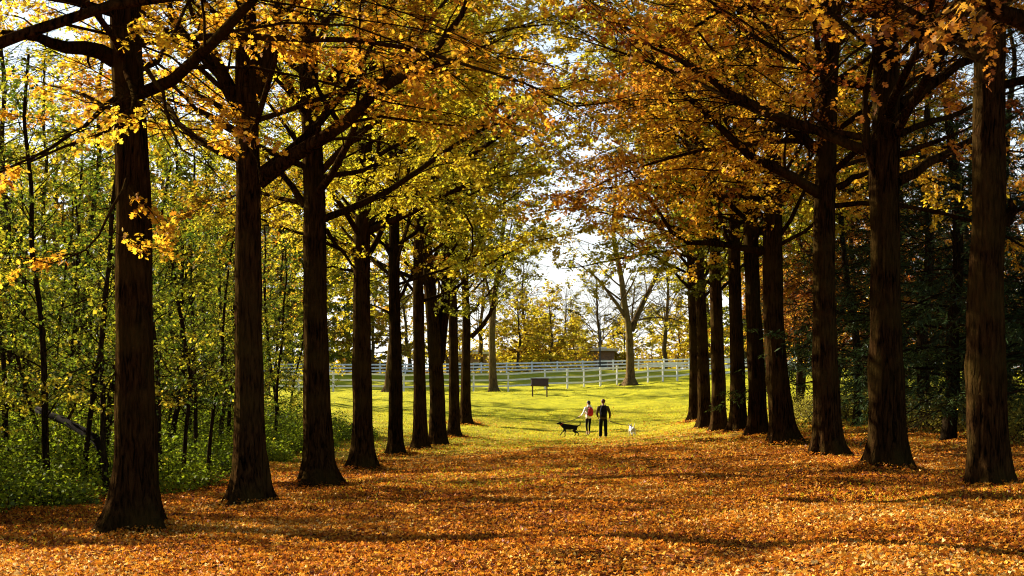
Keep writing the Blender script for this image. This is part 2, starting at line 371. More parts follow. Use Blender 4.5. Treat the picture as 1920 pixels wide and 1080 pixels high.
n_mid = N(t, "ShaderNodeTexNoise", i_Scale=1.1, i_Detail=5.0, i_Roughness=.7); t.links.new(geo.outputs["Position"], n_mid.inputs["Vector"])
vor = N(t, "ShaderNodeTexVoronoi", i_Scale=9.0); t.links.new(geo.outputs["Position"], vor.inputs["Vector"])
vs = N(t, "ShaderNodeSeparateColor"); t.links.new(vor.outputs["Color"], vs.inputs[0])
lit = ramp(t, vs.outputs[0], [(0, (.03, .009, .004)), (.35, (.14, .036, .007)), (.7, (.36, .12, .012)), (1, (.55, .27, .03))])
nf = N(t, "ShaderNodeTexNoise", i_Scale=14.0, i_Detail=3.0, i_Roughness=.7); t.links.new(geo.outputs["Position"], nf.inputs["Vector"])
av = N(t, "ShaderNodeMath", operation='ADD'); t.links.new(nf.outputs["Fac"], av.inputs[0]); t.links.new(n_mid.outputs["Fac"], av.inputs[1])
hv = N(t, "ShaderNodeMath", operation='MULTIPLY'); hv.inputs[1].default_value = .5; t.links.new(av.outputs[0], hv.inputs[0])
law = ramp(t, hv.outputs[0], [(.32, (.09, .085, .004)), (.45, (.27, .26, .007)), (.56, (.42, .37, .010)), (.72, (.50, .33, .014))])
# litter thins out along the avenue: y plus a wide noise
mr = N(t, "ShaderNodeMath", operation='MULTIPLY_ADD'); mr.inputs[1].default_value = 55.0; t.links.new(n_big.outputs["Fac"], mr.inputs[0]); t.links.new(sep.outputs["Y"], mr.inputs[2])
m2 = N(t, "ShaderNodeMath", operation='MULTIPLY_ADD'); m2.inputs[1].default_value = 30.0; t.links.new(n_mid.outputs["Fac"], m2.inputs[0]); t.links.new(mr.outputs[0], m2.inputs[2])
mg = N(t, "ShaderNodeMapRange"); mg.inputs["From Min"].default_value = 76.0; mg.inputs["From Max"].default_value = 140.0; t.links.new(m2.outputs[0], mg.inputs["Value"])
mx = N(t, "ShaderNodeMix", data_type='RGBA'); t.links.new(mg.outputs[0], mx.inputs[0]); t.links.new(lit.outputs[0], mx.inputs[6]); t.links.new(law.outputs[0], mx.inputs[7])
bp = N(t, "ShaderNodeBump", i_Strength=.7, i_Distance=.06); t.links.new(nf.outputs["Fac"], bp.inputs["Height"])
pb = N(t, "ShaderNodeBsdfPrincipled", i_Roughness=1.0); pb.inputs["Specular IOR Level"].default_value = .05
t.links.new(mx.outputs[2], pb.inputs["Base Color"]); t.links.new(bp.outputs[0], pb.inputs["Normal"]); t.links.new(pb.outputs[0], out.inputs[0])
tag(link("ground", mesh_np("ground", np.c_[X.ravel(), Y.ravel(), Z.ravel()], fl, np.full(len(fl) // 4, 4), gm, smooth=True)), "leaf covered avenue floor rising to sunlit lawn", None, None, "structure")
def gz_d(x, y):
    x = np.asarray(x, float); y = np.asarray(y, float)
    return gz(x, y) + hummock(x, y)

# fallen leaves
rng = np.random.default_rng(11)
def scatter(n, d0, d1, power=1.0, half=.36, extra=3.0):
    u = rng.random(n); d = (d0 ** (2 - power) + u * (d1 ** (2 - power) - d0 ** (2 - power))) ** (1 / (2 - power))
    x = (rng.random(n) * 2 - 1) * (half * d + extra)
    return x, d
xs, ys = [], []
for n, a, b in [(340000, 12, 30), (180000, 30, 48), (105000, 48, 96)]:
    x, y = scatter(n, a, b, .6); xs.append(x); ys.append(y)
x = np.concatenate(xs); y = np.concatenate(ys)
dens = np.clip(1.1 - np.maximum(y - 40, 0) / 49, .03, 1) * (x < 19) * (x > -14)
pn = .5 + .5 * np.sin(x * .55 + 1.3 * np.sin(y * .21)) * np.sin(y * .33 + x * .17)
for b in CTRL[:18]:                         # drifts against the foot of every avenue oak
    a = rng.uniform(0, 6.283, 1100); rr = .42 + rng.exponential(.35, 1100)
    x = np.r_[x, b[0] + rr * np.cos(a)]; y = np.r_[y, b[1] + rr * np.sin(a)]; dens = np.r_[dens, np.ones(1100)]
pn = .5 + .5 * np.sin(x * .55 + 1.3 * np.sin(y * .21)) * np.sin(y * .33 + x * .17)
k = rng.random(len(x)) < dens * (.5 + .5 * pn)
x, y = x[k], y[k]; n = len(x)
z = gz_d(x, y) + rng.uniform(.004, .035, n)
for b in CTRL[:18]: z += .10 * rng.random(n) * np.exp(-np.maximum(np.hypot(x - b[0], y - b[1]) - .45, 0) / .22) * (np.hypot(x - b[0], y - b[1]) < 2)
az = rng.uniform(0, 6.283, n)
Ax = np.stack([np.cos(az), np.sin(az), rng.normal(.08, .3, n)], 1); Nm = nrm(rng.normal(0, .42, (n, 3)) + np.array([0, 0, 1]))
L8 = LOBED[[0, 1, 3, 4, 6, 8, 9, 11]]; CURL = L8.copy(); CURL[:, 2] = .9 * np.abs(L8[:, 0]) ** 1.3 + .12 * L8[:, 1] ** 2
v, l, tt = leaves(np.c_[x, y, z], Ax, Nm, rng.uniform(.034, .066, n) * (1 + np.maximum(y - 30, 0) * .010), CURL)
tone = np.clip(rng.beta(1.35, 1.5, n) + .13 * np.sin(x * .8 + 1.4 * np.sin(y * .37)) * np.sin(y * .53 + x * .2) + .07 * np.sin(y * 1.3 + x * .4) + np.clip((y - 34) * .006, 0, .14) + .04 * (y < 22), 0, 1)
tag(link("fallen_leaves", mesh_np("fallen_leaves", v, l, tt, LEAF["litter"], tone=tone)), "orange carpet of fallen oak leaves", None, None, "stuff")
n = 170; x, y = scatter(n, 14, 50, .8, .30, 0); az = rng.uniform(0, 6.283, n); ln = rng.uniform(.2, .7, n)
P = np.zeros((n, 3, 3)); 
for m in range(3): P[:, m, 0] = x + np.cos(az + .2 * m) * ln * m * .5; P[:, m, 1] = y + np.sin(az + .2 * m) * ln * m * .5; P[:, m, 2] = gz_d(P[:, m, 0], P[:, m, 1]) + .03
v, l, tt = tubes(P, np.tile([.011, .008, .004], (n, 1)), 4); tag(link("twig_litter", mesh_np("twig_litter", v, l, tt, BARK_THIN)), "small dropped twigs scattered over the fallen leaves", None, None, "stuff")
# grass blades
xs, ys = [], []
for n, a, b in [(60000, 20, 48), (110000, 48, 95), (12000, 95, 120)]:
    q = scatter(n, a, b, .9); xs.append(q[0]); ys.append(q[1])
x = np.concatenate(xs); y = np.concatenate(ys)
pn = np.sin(x * .42 + 2) * np.sin(y * .24) + .5 * np.sin(x * 1.3 + y * .9)
k = rng.random(len(x)) < np.clip(.12 + .5 * pn + np.maximum(y - 44, 0) / 34, 0, 1); x, y = x[k], y[k]; n = len(x)
az = rng.uniform(0, 6.283, n); Ax = nrm(np.stack([np.cos(az) * .55, np.sin(az) * .55, np.ones(n)], 1)); Nm = np.stack([np.cos(az + 1.3), np.sin(az + 1.3), np.zeros(n)], 1)
WB = BLADE * np.array([2.2, 1, 1])
v, l, tt = leaves(np.c_[x, y, gz_d(x, y) - .01], Ax, Nm, rng.uniform(.05, .10, n) * (1 + y * .003), WB)
tag(link("grass", mesh_np("grass", v, l, tt, LEAF["grass"], tone=np.clip(rng.normal(.62, .15, n) + .10 * pn[k], 0, 1))), "short yellow green lawn grass", None, None, "stuff")

# ------------------------------------------------------------------ avenue oaks
def local(pts, base):                       # photo pixels (x, y, depth) -> points local to the tree's base
    return [px(*p) - base for p in pts]
def trunk_pts(pix, d, base, H, rng, lean=(0, 0)):
    """centre line: measured inside the picture, then grown on to the top"""
    q = [px(a, b, d) - base for a, b in pix]
    q[0] = np.array([q[0][0], 0, -.25])
    for i in range(1, len(q)): q[i][1] = rng.normal(0, .06)
    z = q[-1][2]; top = q[-1].copy()
    while z < H - 1:
        z += 2.2; top = top + np.array([rng.normal(lean[0], .10), rng.normal(lean[1], .10), 2.2]); q.append(top.copy())
    return np.array(q)
OAKS = []
def oak(pix, d, r0, H, hb, lmat, label, seed, manual=(), **kw):
    rng = np.random.default_rng(seed)
    b = px(pix[0][0], pix[0][1], d); b[2] = float(gz_d([b[0]], [b[1]])[0])
    root = empty("oak_tree", b, label, "tree", "oak trees lining the avenue")
    man = [([px(a, c, d + o) - b for a, c, o in pl], r) for pl, r in manual]
    near = d < 45
    zmax = EYE + HOR / F * d - b[2]
    args = dict(twig_r=.95, thin_top=9.5 if d < 30 else 0, shape=.5 if d < 36 else .26, crownR=6.8 if d < 40 else 7.8 if d < 58 else 6.3 if d < 68 else 4.8, n_limbs=38, el=(18, 60) if d < 36 else ((26, 62) if d < 55 else (30, 66) if d < 65 else (40, 68)), droop=.25 if d < 36 else .12, bare_low=.35 if d < 30 else .15, leafy=.66 if d < 30 else (.84 if d < 68 else .42), leaf=.078 if near else .115, leaf_n=26 if near else 22, sec_step=.42, tmpl=LOBED if d < 36 else KITE,
                sides=40 if near else 24, rough=.05, twig_n=5.0 if near else 4.2)
    args.update(kw)
    g = grow(trunk_pts(pix, d, b, H, rng), r0, H, hb, rng, manual=man, **args)
    build_tree("oak", root, g, BARK, LEAF[lmat], 12, zmax + 1.0)
    OAKS.append(root); return root

oak([(-150, 1085), (-150, 700), (-140, 300), (-130, 0)], 16.6, .29, 20, 5.2, "gold", "oak at the left edge, only its hanging golden branches in the picture", 100, leafy=.45)
oak([(250, 1000), (258, 850), (255, 600), (252, 420), (243, 220), (236, 60), (234, -60)], 22, .285, 21, 5.8, "gold", "nearest whole oak of the left row, thick black trunk with wide flared base", 101,
    [([(215, 112, 0), (165, 92, -.2), (105, 84, -.5), (50, 66, -.8), (-20, 58, -1.2)], .12), ([(215, 205, 0), (150, 175, .6), (60, 150, 1.4)], .035),
     ([(235, 120, 0), (250, 170, -1.0), (250, 220, -1.9), (180, 260, -2.6), (60, 300, -3.2)], .05), ([(255, 100, 0), (300, 170, -1.4), (330, 270, -2.2), (370, 300, -2.6)], .04),
     ([(225, 180, 0), (150, 240, -.8), (80, 290, -1.2), (-20, 330, -1.6)], .04), ([(250, 300, 0), (200, 420, -.8), (150, 480, -1.1), (90, 500, -1.4)], .03)], flare=1.1)
oak([(465, 950), (468, 800), (463, 620), (464, 450), (467, 320), (462, 200), (462, 80), (455, -60)], 27.7, .265, 21, 5.6, "gold", "second oak of the left row, big limb rising right from its fork", 102,
    [([(455, 205, 0), (400, 120, .1), (352, 78, .2), (322, 28, .3), (300, -40, .4)], .15), ([(390, 108, .1), (335, 62, .4), (280, 55, .8), (230, 52, 1.4)], .06),
     ([(440, 180, 0), (398, 95, -.2), (370, 42, -.5), (340, -30, -.8)], .10),
     ([(486, 340, 0), (532, 300, -.2), (592, 265, -.5), (642, 236, -.8), (695, 182, -1.1), (762, 140, -1.5), (832, 80, -1.8), (872, 8, -2), (890, -50, -2.1)], .145),
     ([(680, 195, -1), (720, 150, -.6), (770, 80, -.2), (800, 20, .3)], .06), ([(750, 148, -1.4), (850, 112, -1.8), (940, 70, -2.4)], .05), ([(640, 238, -.8), (600, 170, -.4), (560, 100, .2), (520, 60, .6)], .05),
     ([(448, 218, 0), (382, 186, .3), (332, 150, .6), (280, 105, 1.0)], .045), ([(448, 246, 0), (372, 206, -.4), (312, 150, -.9), (270, 90, -1.3)], .05),
     ([(474, 180, 0), (503, 112, .1), (520, 40, .2), (524, -40, .3)], .15)], flare=1.0)
oak([(600, 915), (594, 780), (592, 600), (590, 450), (588, 320), (580, 180), (575, 60), (570, -60)], 33.7, .285, 21, 5.4, "yellow", "third oak of the left row, stub limbs pointing left below the leaves", 103,
    [([(572, 385, 0), (545, 345, .1), (512, 312, .3), (480, 270, .6)], .085), ([(570, 212, 0), (540, 155, .1), (512, 120, .3), (480, 60, .5)], .09),
     ([(612, 430, 0), (640, 470, -.1), (660, 500, -.3), (690, 520, -.6)], .05), ([(604, 320, 0), (660, 262, -.5), (720, 215, -1.2), (800, 190, -2.2), (900, 160, -3)], .08),
     ([(598, 180, 0), (640, 120, -.4), (700, 60, -.9), (740, -20, -1.5)], .09)], flare=1.0)
oak([(680, 883), (680, 750), (678, 600), (678, 480), (682, 350), (686, 220), (695, 80), (700, -50)], 42, .265, 21, 5.2, "lime", "fourth oak of the left row, long limbs arching right over the path", 104,
    [([(694, 418, 0), (742, 390, -.3), (802, 346, -.8), (852, 310, -1.2), (902, 280, -1.6), (955, 238, -2), (1005, 180, -2.4)], .12),
     ([(694, 432, 0), (762, 402, -.6), (832, 366, -1.2), (882, 345, -1.8), (932, 310, -2.4), (990, 268, -3)], .10),
     ([(688, 372, 0), (762, 372, .6), (832, 370, 1), (864, 384, 1.2), (884, 420, 1.4), (890, 455, 1.5), (872, 505, 1.6)], .065),
     ([(672, 362, 0), (645, 320, .2), (625, 275, .4)], .07), ([(668, 470, 0), (632, 452, -.3), (598, 440, -.6)], .06), ([(668, 510, 0), (622, 500, .3), (580, 505, .6)], .045),
     ([(690, 250, 0), (760, 200, .5), (850, 150, 1), (930, 80, 1.6)], .09)])
oak([(743, 858), (742, 750), (741, 620), (738, 520), (740, 400), (735, 250), (735, 100)], 52.4, .235, 20, 5.4, "yellow", "fifth oak of the left row, slim straight trunk with rusty leaf tufts", 105,
    [([(748, 560, 0), (770, 520, -.3), (790, 480, -.8), (800, 430, -1)], .06), ([(735, 590, 0), (710, 575, .3), (680, 570, .7)], .045)])
oak([(788, 845), (787, 740), (785, 620), (783, 500), (788, 380), (795, 250), (795, 120)], 60, .255, 20, 5.4, "lime", "sixth oak of the left row, standing close to the forked oak", 106)
oak([(822, 836), (820, 740), (815, 640), (808, 560), (800, 480), (798, 360), (800, 200)], 66.7, .34, 20, 5.6, "lime", "seventh oak of the left row, trunk forked into two stems", 107,
    [([(822, 680, 0), (830, 620, .1), (836, 540, .1), (838, 440, .2), (842, 340, .3), (850, 240, .4)], .26)])
oak([(852, 817), (851, 720), (850, 620), (848, 520), (850, 400), (858, 280), (860, 180)], 76, .265, 20, 5.8, "lime", "eighth oak of the left row, between forked oak and last oak", 108)
oak([(873, 793), (873, 700), (875, 620), (872, 520), (872, 400), (878, 280)], 88, .29, 19, 5.8, "lime", "last oak of the left row, with hooked limb curving up to the right", 109,
    [([(884, 632, 0), (914, 602, -.3), (926, 570, -.4), (932, 530, -.4), (946, 480, -.6), (960, 420, -.8)], .13)])
RB = math.pi
oak([(2140, 985), (2120, 600), (2090, 200), (2070, -100)], 16.8, .30, 20, 5.0, "rust", "oak at the right edge, only its dark overhanging limb in the picture", 120,
    [([(2080, 110, 0), (2000, 70, .2), (1920, 40, .3), (1850, 10, .2), (1770, -40, 0)], .17)])
oak([(1855, 915), (1850, 780), (1848, 640), (1848, 500), (1856, 390), (1856, 250), (1858, 100), (1862, -50)], 22.5, .275, 21, 5.6, "orange", "nearest oak of the right row, sunlit bark edge and swollen knot", 121,
    [([(1840, 110, 0), (1780, 60, .3), (1700, 20, .8), (1640, -40, 1.2)], .09), ([(1880, 420, 0), (1900, 388, -.1), (1893, 375, -.1)], .12)], flare=.55, leafy=.5)
oak([(1665, 880), (1661, 760), (1660, 600), (1660, 450), (1660, 330), (1662, 200), (1660, 80), (1655, -50)], 27.5, .29, 21, 5.2, "orange", "second oak of the right row, four limbs rising toward the right", 122,
    [([(1685, 338, 0), (1755, 300, .2), (1822, 264, .5), (1900, 220, .8)], .10), ([(1688, 202, 0), (1745, 158, .2), (1822, 110, .4), (1900, 60, .8)], .12),
     ([(1686, 252, 0), (1775, 222, .4), (1830, 198, .8), (1920, 160, 1.2)], .065), ([(1686, 290, 0), (1770, 262, -.2), (1825, 235, -.3)], .06),
     ([(1645, 338, 0), (1622, 270, -.1), (1620, 180, -.2), (1640, 100, -.2), (1650, 40, -.3)], .09),
     ([(1645, 290, 0), (1582, 266, .3), (1502, 236, .6), (1422, 202, .9), (1332, 150, 1.2), (1262, 105, 1.5), (1200, 80, 1.8)], .10),
     ([(1645, 60, 0), (1600, 100, -.6), (1550, 150, -1), (1500, 190, -1.4)], .03)], leafy=.48)
oak([(1555, 857), (1546, 720), (1544, 560), (1546, 420), (1550, 300), (1555, 160), (1560, 40), (1565, -60)], 34, .275, 21, 5.2, "gold", "third oak of the right row, long limbs sloping up to the left", 123,
    [([(1532, 362, 0), (1472, 322, -.3), (1402, 290, -.6), (1342, 232, -.9), (1280, 180, -1.2), (1220, 100, -1.6)], .12), ([(1532, 282, 0), (1452, 216, .3), (1382, 180, .6), (1302, 130, .9), (1222, 78, 1.2), (1150, 40, 1.6)], .12),
     ([(1570, 352, 0), (1632, 320, -.2), (1690, 300, -.4)], .08), ([(1556, 5, 0), (1500, 26, -.6), (1440, 18, -1.2), (1370, 4, -1.8), (1330, 36, -2.2), (1278, 66, -2.6)], .10),
     ([(1545, 120, 0), (1510, 180, -.8), (1480, 240, -1.4), (1440, 300, -1.8)], .03)], leafy=.62)
oak([(1472, 831), (1458, 720), (1450, 600), (1448, 450), (1448, 320), (1450, 180), (1455, 40)], 41, .29, 21, 4.8, "gold", "fourth oak of the right row, leaning trunk with curved foot", 124,
    [([(1440, 320, 0), (1385, 316, -.4), (1350, 300, -.7), (1290, 240, -1.2), (1240, 170, -1.8)], .10), ([(1438, 470, 0), (1350, 460, -.8), (1265, 452, -1.4), (1235, 400, -1.6), (1215, 370, -1.8), (1180, 320, -2)], .10),
     ([(1440, 400, 0), (1390, 420, -.5), (1330, 400, -1), (1290, 330, -1.3)], .06)])
oak([(1422, 817), (1418, 720), (1412, 600), (1408, 480), (1405, 350), (1408, 200)], 48, .27, 20, 5.2, "yellow", "fifth oak of the right row, bark lit along its left edge", 125)
oak([(1385, 814), (1384, 720), (1380, 600), (1378, 480), (1378, 350), (1385, 200)], 55, .27, 20, 5.4, "lime", "sixth oak of the right row, straight trunk in the middle of the bunch", 126)
oak([(1347, 814), (1347, 720), (1343, 600), (1340, 480), (1340, 350), (1345, 220)], 62, .28, 20, 5.2, "lime", "seventh oak of the right row, near its far end", 127)
oak([(1322, 801), (1320, 710), (1316, 620), (1312, 540), (1310, 420), (1312, 280)], 70, .29, 19, 5.4, "yellow", "eighth oak of the right row, half hiding the last one", 128)
oak([(1302, 783), (1302, 700), (1300, 620), (1296, 540), (1294, 430), (1296, 300)], 80, .27, 19, 5.6, "lime", "last oak of the right row, slim trunk beside the white fence", 129)

# ------------------------------------------------------------------ lawn trees
def lawn_tree(pix, d, r0, H, hb, lmat, label, seed, manual=(), name="lawn_tree", **kw):
    rng = np.random.default_rng(seed); b = px(pix[0][0], pix[0][1], d); b[2] = float(gz_d([b[0]], [b[1]])[0])
    root = empty(name, b, label, "tree", kw.pop("group", "trees on the far lawn"))
    man = [([px(a, c, d + o) - b for a, c, o in pl], r) for pl, r in manual]
    args = dict(crownR=5, n_limbs=22, leafy=.35, leaf=.16, leaf_n=6, sides=20, twig_n=4, sec_step=.6, el=(30, 65), flare=.9); args.update(kw)
    g = grow(trunk_pts(pix, d, b, H, rng), r0, H, hb, rng, manual=man, **args)
    build_tree(name, root, g, BARK_GREY, LEAF[lmat], 6, 1e9); return root
lawn_tree([(926, 735), (923, 680), (922, 620), (926, 560), (935, 500), (945, 420)], 117, .28, 18, 6.5, "lime", "slim sunlit tree on the lawn in front of the near fence", 201,
          [([(925, 590, 0), (915, 540, .3), (905, 490, .5), (900, 440, .8)], .14)])
lawn_tree([(1182, 720), (1182, 680), (1180, 630), (1178, 605), (1172, 580), (1165, 520), (1150, 450)], 119, .31, 17, 5.5, "yellow", "stout lawn tree by the fence, low fork and spreading roots", 202,
          [([(1184, 620, 0), (1196, 590, .2), (1210, 560, .5), (1240, 500, .9), (1275, 450, 1.5)], .24), ([(1176, 600, 0), (1150, 560, -.4), (1120, 520, -1), (1085, 495, -1.6)], .16), ([(1188, 600, 0), (1230, 595, -.5), (1270, 600, -1), (1300, 615, -1.4)], .08)], flare=1.3, leafy=.2)
lawn_tree([(728, 735), (730, 690), (735, 630), (742, 570), (745, 480)], 113, .26, 16, 5, "gold", "slim lawn tree half hidden behind the fifth left oak", 203)

for i, (a, d, H, lm) in enumerate([(590, 100, 13, "yellow"), (500, 108, 14, "gold"), (400, 104, 13, "lime")]):
    lawn_tree([(a, 738), (a + 3, 690), (a - 2, 600)], d, .2, H, 3.2, lm, ["yellow lawn tree behind the third left oak", "gold lawn tree seen between the second and third left oaks", "olive lawn tree seen through the left wood"][i], 210 + i, leafy=.7, crownR=4)
# ------------------------------------------------------------------ woods
def proto(name, label, cat, group, H, r0, hb, seed, bark, lmat, lean=(0, 0), **kw):
    rng = np.random.default_rng(seed); root = empty(name, (0, 0, 0), label, cat, group)
    pts = [np.array([0, 0, -.3])]; p = np.zeros(3)
    while p[2] < H:
        p = p + np.array([rng.normal(lean[0], .16), rng.normal(lean[1], .16), 1.4]); pts.append(p.copy())
    g = grow(np.array(pts), r0, H, hb, rng, **kw)
    build_tree(name, root, g, bark, lmat); return root
rng = np.random.default_rng(5)
WG = "thin trees of the wood on the left"
wl = ["slender dark trunk in the left wood under green yellow leaves", "leaning slender trunk in the left wood under green yellow leaves"]
W = [proto("woodland_tree", wl[i == 3], "tree", WG + (" leaning" if i == 3 else ""), H, r0, hb, 300 + i, BARK_THIN, LEAF["green"], lean=ln, crownR=cr, n_limbs=n, el=(20, 60),
           leafy=.72, leaf=.10, leaf_n=15, sides=10, twig_n=4, sec_step=.5, twig_r=.6, flare=.3, limb_r=.28, droop=.15)
     for i, (H, r0, hb, ln, cr, n) in enumerate([(9.5, .085, 1.9, (0, 0), 2.4, 24), (10.5, .11, 2.3, (.05, 0), 2.6, 26), (8, .06, 1.5, (-.1, .05), 2.2, 22), (9, .075, 2.0, (.30, 0), 2.4, 22), (10, .095, 1.8, (0, .1), 2.5, 26)])]
spots = [(20, 34), (48, 41), (75, 36), (102, 45), (128, 39), (152, 33), (182, 37), (203, 32.5), (306, 36), (322, 44), (342, 38), (348, 52), (372, 47), (388, 40), (418, 55), (430, 62), (512, 58), (530, 70), (545, 75), (5, 48), (60, 55), (120, 60), (170, 52), (225, 58), (280, 62), (330, 66), (390, 74), (440, 82), (95, 30), (310, 50)]
used = set()
pos = [((a - 960) / F * d, d) for a, d in spots]
while len(pos) < 66:
    y = rng.uniform(26, 92); x = -rng.uniform(9 + (y > 66) * 3, min(21, .36 * y + 1.5))
    if all((x - q[0]) ** 2 + (y - q[1]) ** 2 > 1.6 for q in pos): pos.append((x, y))
for i, (x, y) in enumerate(pos):
    pz = float(gz_d([x], [y])[0]); k = [0, 1, 2, 4, 0, 3, 1, 4][i % 8]; s = rng.uniform(.85, 1.15) * (.80 if y < 72 else 1.0); rz = rng.uniform(-.5, .5) if k == 3 else rng.uniform(0, 6.28)
    lm = LEAF["green"] if rng.random() < .8 and y < 62 else LEAF[["lime", "green", "lime"][i % 3]]
    if k not in used: W[k].location = (x, y, pz); W[k].scale = (s, s, s); W[k].rotation_euler = (0, 0, rz); used.add(k)
    else: copy_thing(W[k], (x, y, pz), rz, s, mats={"crown": lm})
TG = "tall thin trees at the back of the left wood"
tall = [proto("tall_tree", "tall thin tree with a small high gold crown in the left wood", "tree", TG, H, .13, 8.8, 360 + i, BARK_THIN, LEAF["lime"], crownR=3.2, n_limbs=22, el=(10, 60), leafy=.7, leaf=.11, leaf_n=15, sides=12, twig_n=4, sec_step=.45, flare=.4, twig_r=.7) for i, H in enumerate((14.5, 16))]
for i, (a, d) in enumerate([(20, 47), (175, 54), (-60, 55), (95, 62), (330, 66)]):
    x = (a - 960) / F * d; z = float(gz_d([x], [d])[0])
    if i < 2: tall[i].location = (x, d, z)
    else: copy_thing(tall[i % 2], (x, d, z), rng.uniform(0, 6.28), rng.uniform(.92, 1.1), mats={"crown": LEAF[["lime", "gold", "yellow", "lime"][i % 4]]})
sap = proto("sapling", "thin leafy green sapling in the undergrowth of the left wood", "sapling", "saplings in the left wood", 4.2, .028, .7, 320, BARK_THIN, LEAF["bush"], crownR=1.5, n_limbs=18, el=(15, 60), leafy=.95, leaf=.09, leaf_n=13, sides=8, twig_n=5, sec_step=.3, flare=.2, twig_len=(.25, .5), twig_r=.6)
for i in range(46):
    y = rng.uniform(24, 80); x = -11.2 - rng.uniform(0, max(1, min(9, .33 * y - 8))); pz = float(gz_d([x], [y])[0])
    if i == 0: sap.location = (x, y, pz)
    else: copy_thing(sap, (x, y, pz), rng.uniform(0, 6.28), rng.uniform(.7, 1.25), mats={"crown": LEAF[["bush", "bush", "green", "lime"][i % 4]]})
# right side: rusty broadleaf trees and dark pines
RG = "rusty trees behind the right row"
Rt = [proto("rusty_tree", "rusty leaved tree standing among shade behind the right row", "tree", RG, H, r0, hb, 330 + i, BARK_THIN, LEAF["rust"], crownR=cr, n_limbs=28, el=(10, 55), leafy=.85, leaf=.14, leaf_n=13, sides=12, twig_n=4.5, sec_step=.45, flare=.3)
      for i, (H, r0, hb, cr) in enumerate([(14, .17, 2.6, 4.2), (12, .14, 2.2, 3.8)])]
rpos = [(1640, 58), (1608, 66), (1560, 78), (1500, 88), (1700, 78), (1830, 74), (1500, 108), (1430, 112), (1620, 95), (1750, 88), (1900, 80)]
for i, (a, d) in enumerate(rpos):
    x = (a - 960) / F * d; z = float(gz_d([x], [d])[0]); k = i % 2
    if i < 2: Rt[k].location = (x, d, z)
    else: copy_thing(Rt[k], (x, d, z), rng.uniform(0, 6.28), rng.uniform(.9, 1.25), mats={"crown": LEAF[["rust", "orange", "rust", "gold"][i % 4]]})
PG = "dark pines behind the right row"
pine = proto("pine_tree", "dark green pine standing behind the gap between second and nearest right oaks", "tree", PG, 14, .19, 1.6, 350, BARK_THIN, LEAF["pine"], crownR=4.2, n_limbs=52, el=(-6, 25), leafy=.97, leaf=.19, leaf_n=14, tmpl=NEEDLE, sides=12, twig_n=5, sec_step=.4, flare=.3, limb_r=.2, droop=.2, flat=.5, shape=.9)
pine2 = proto("pine_tree", "dark pine trunk and sprays just behind the second right oak", "tree", PG, 11, .15, 1.5, 351, BARK_THIN, LEAF["pine"], crownR=3.4, n_limbs=44, el=(-8, 25), leafy=.97, leaf=.18, leaf_n=14, tmpl=NEEDLE, sides=12, twig_n=5, sec_step=.4, flare=.3, limb_r=.2, droop=.2, flat=.5, shape=.9)
pl = [(pine, 1735, 47, None), (pine2, 1607, 52, None), (pine, 1500, 84, "smaller looking pine beyond the fourth right oak"), (pine2, 1930, 41, "dark pine at the right edge behind the nearest right oak"), (pine, 1805, 66, "distant dark pine seen beside the nearest right oak's left edge"), (pine2, 1560, 100, "far pine low between third and fourth right oaks"), (pine, 1775, 40, "dark green pine closest behind the nearest right oak"), (pine, 1985, 37, "dark pine whose sprays enter at the right edge"), (pine2, 1690, 58, "dark pine half hidden by the second right oak"), (pine, 1890, 54, "dark pine in the shade between the nearest right oak and the right edge")]
for i, (p, a, d, lb) in enumerate(pl):
    x = (a - 960) / F * d; z = float(gz_d([x], [d])[0])
    if i < 2: p.location = (x, d, z)
    else: copy_thing(p, (x, d, z), rng.uniform(0, 6.28), rng.uniform(.85, 1.1), lb)

# ------------------------------------------------------------------ undergrowth
def undergrowth(name, x, y, h, per, lmat, label, leaf, rng, stem_mat):
    n = len(x); b = np.c_[x, y, gz_d(x, y) - .03]
    az = rng.uniform(0, 6.283, n); lean = rng.uniform(.1, .55, n)
    P = np.zeros((n, 4, 3)); P[:, 0] = b; d = np.stack([np.cos(az) * lean, np.sin(az) * lean, np.ones(n)], 1)
    for m in range(1, 4):
        d = d + rng.normal(0, .22, d.shape); P[:, m] = P[:, m - 1] + nrm(d) * (h / 3)[:, None]
    Rr = np.tile([.010, .008, .006, .003], (n, 1))
    v, l, t = tubes(P, Rr, 3)
    ii = np.repeat(np.arange(n), per); u = rng.uniform(.15, 1.05, len(ii)) ** .8
    Q, tg = at_t(P[ii], u); Q = Q + rng.normal(0, .16, Q.shape) * np.array([1, 1, .7]); Q[:, 2] = np.maximum(Q[:, 2], gz_d(Q[:, 0], Q[:, 1]) + .02)
    a2 = rng.uniform(0, 6.283, len(ii)); Ax = np.stack([np.cos(a2), np.sin(a2), rng.normal(-.1, .4, len(ii))], 1); Nm = nrm(rng.normal(0, .5, (len(ii), 3)) + np.array([0, 0, 1]))
    LV = leaves(Q, Ax, Nm, leaf * rng.uniform(.6, 1.3, len(ii)), KITE)
    pt = rng.normal(0, .14, n) + .12 * np.sin(x * .7) * np.sin(y * .4)
    tone = np.clip(.42 + pt[ii] + rng.normal(0, .17, len(ii)), 0, 1)
    me = mesh_np(name, *merge([(v, l, t), LV]), [stem_mat, lmat], tone=np.r_[np.zeros(len(t)), tone], smooth=False)
    me.polygons.foreach_set("material_index", np.r_[np.zeros(len(t), np.int32), np.ones(len(LV[2]), np.int32)])
    return tag(link(name, me), label, None, None, "stuff")
rng = np.random.default_rng(21)
n = 7500; y = rng.uniform(21, 76, n); edge = -7.6 - .5 * np.sin(y * .31) - .7 * np.sin(y * .83 + 1) + np.maximum(y - 55, 0) * .03
x = edge - rng.exponential(7.5, n); k = (x > -.36 * y - 3) & (x > -40); x, y, edge = x[k], y[k], edge[k]
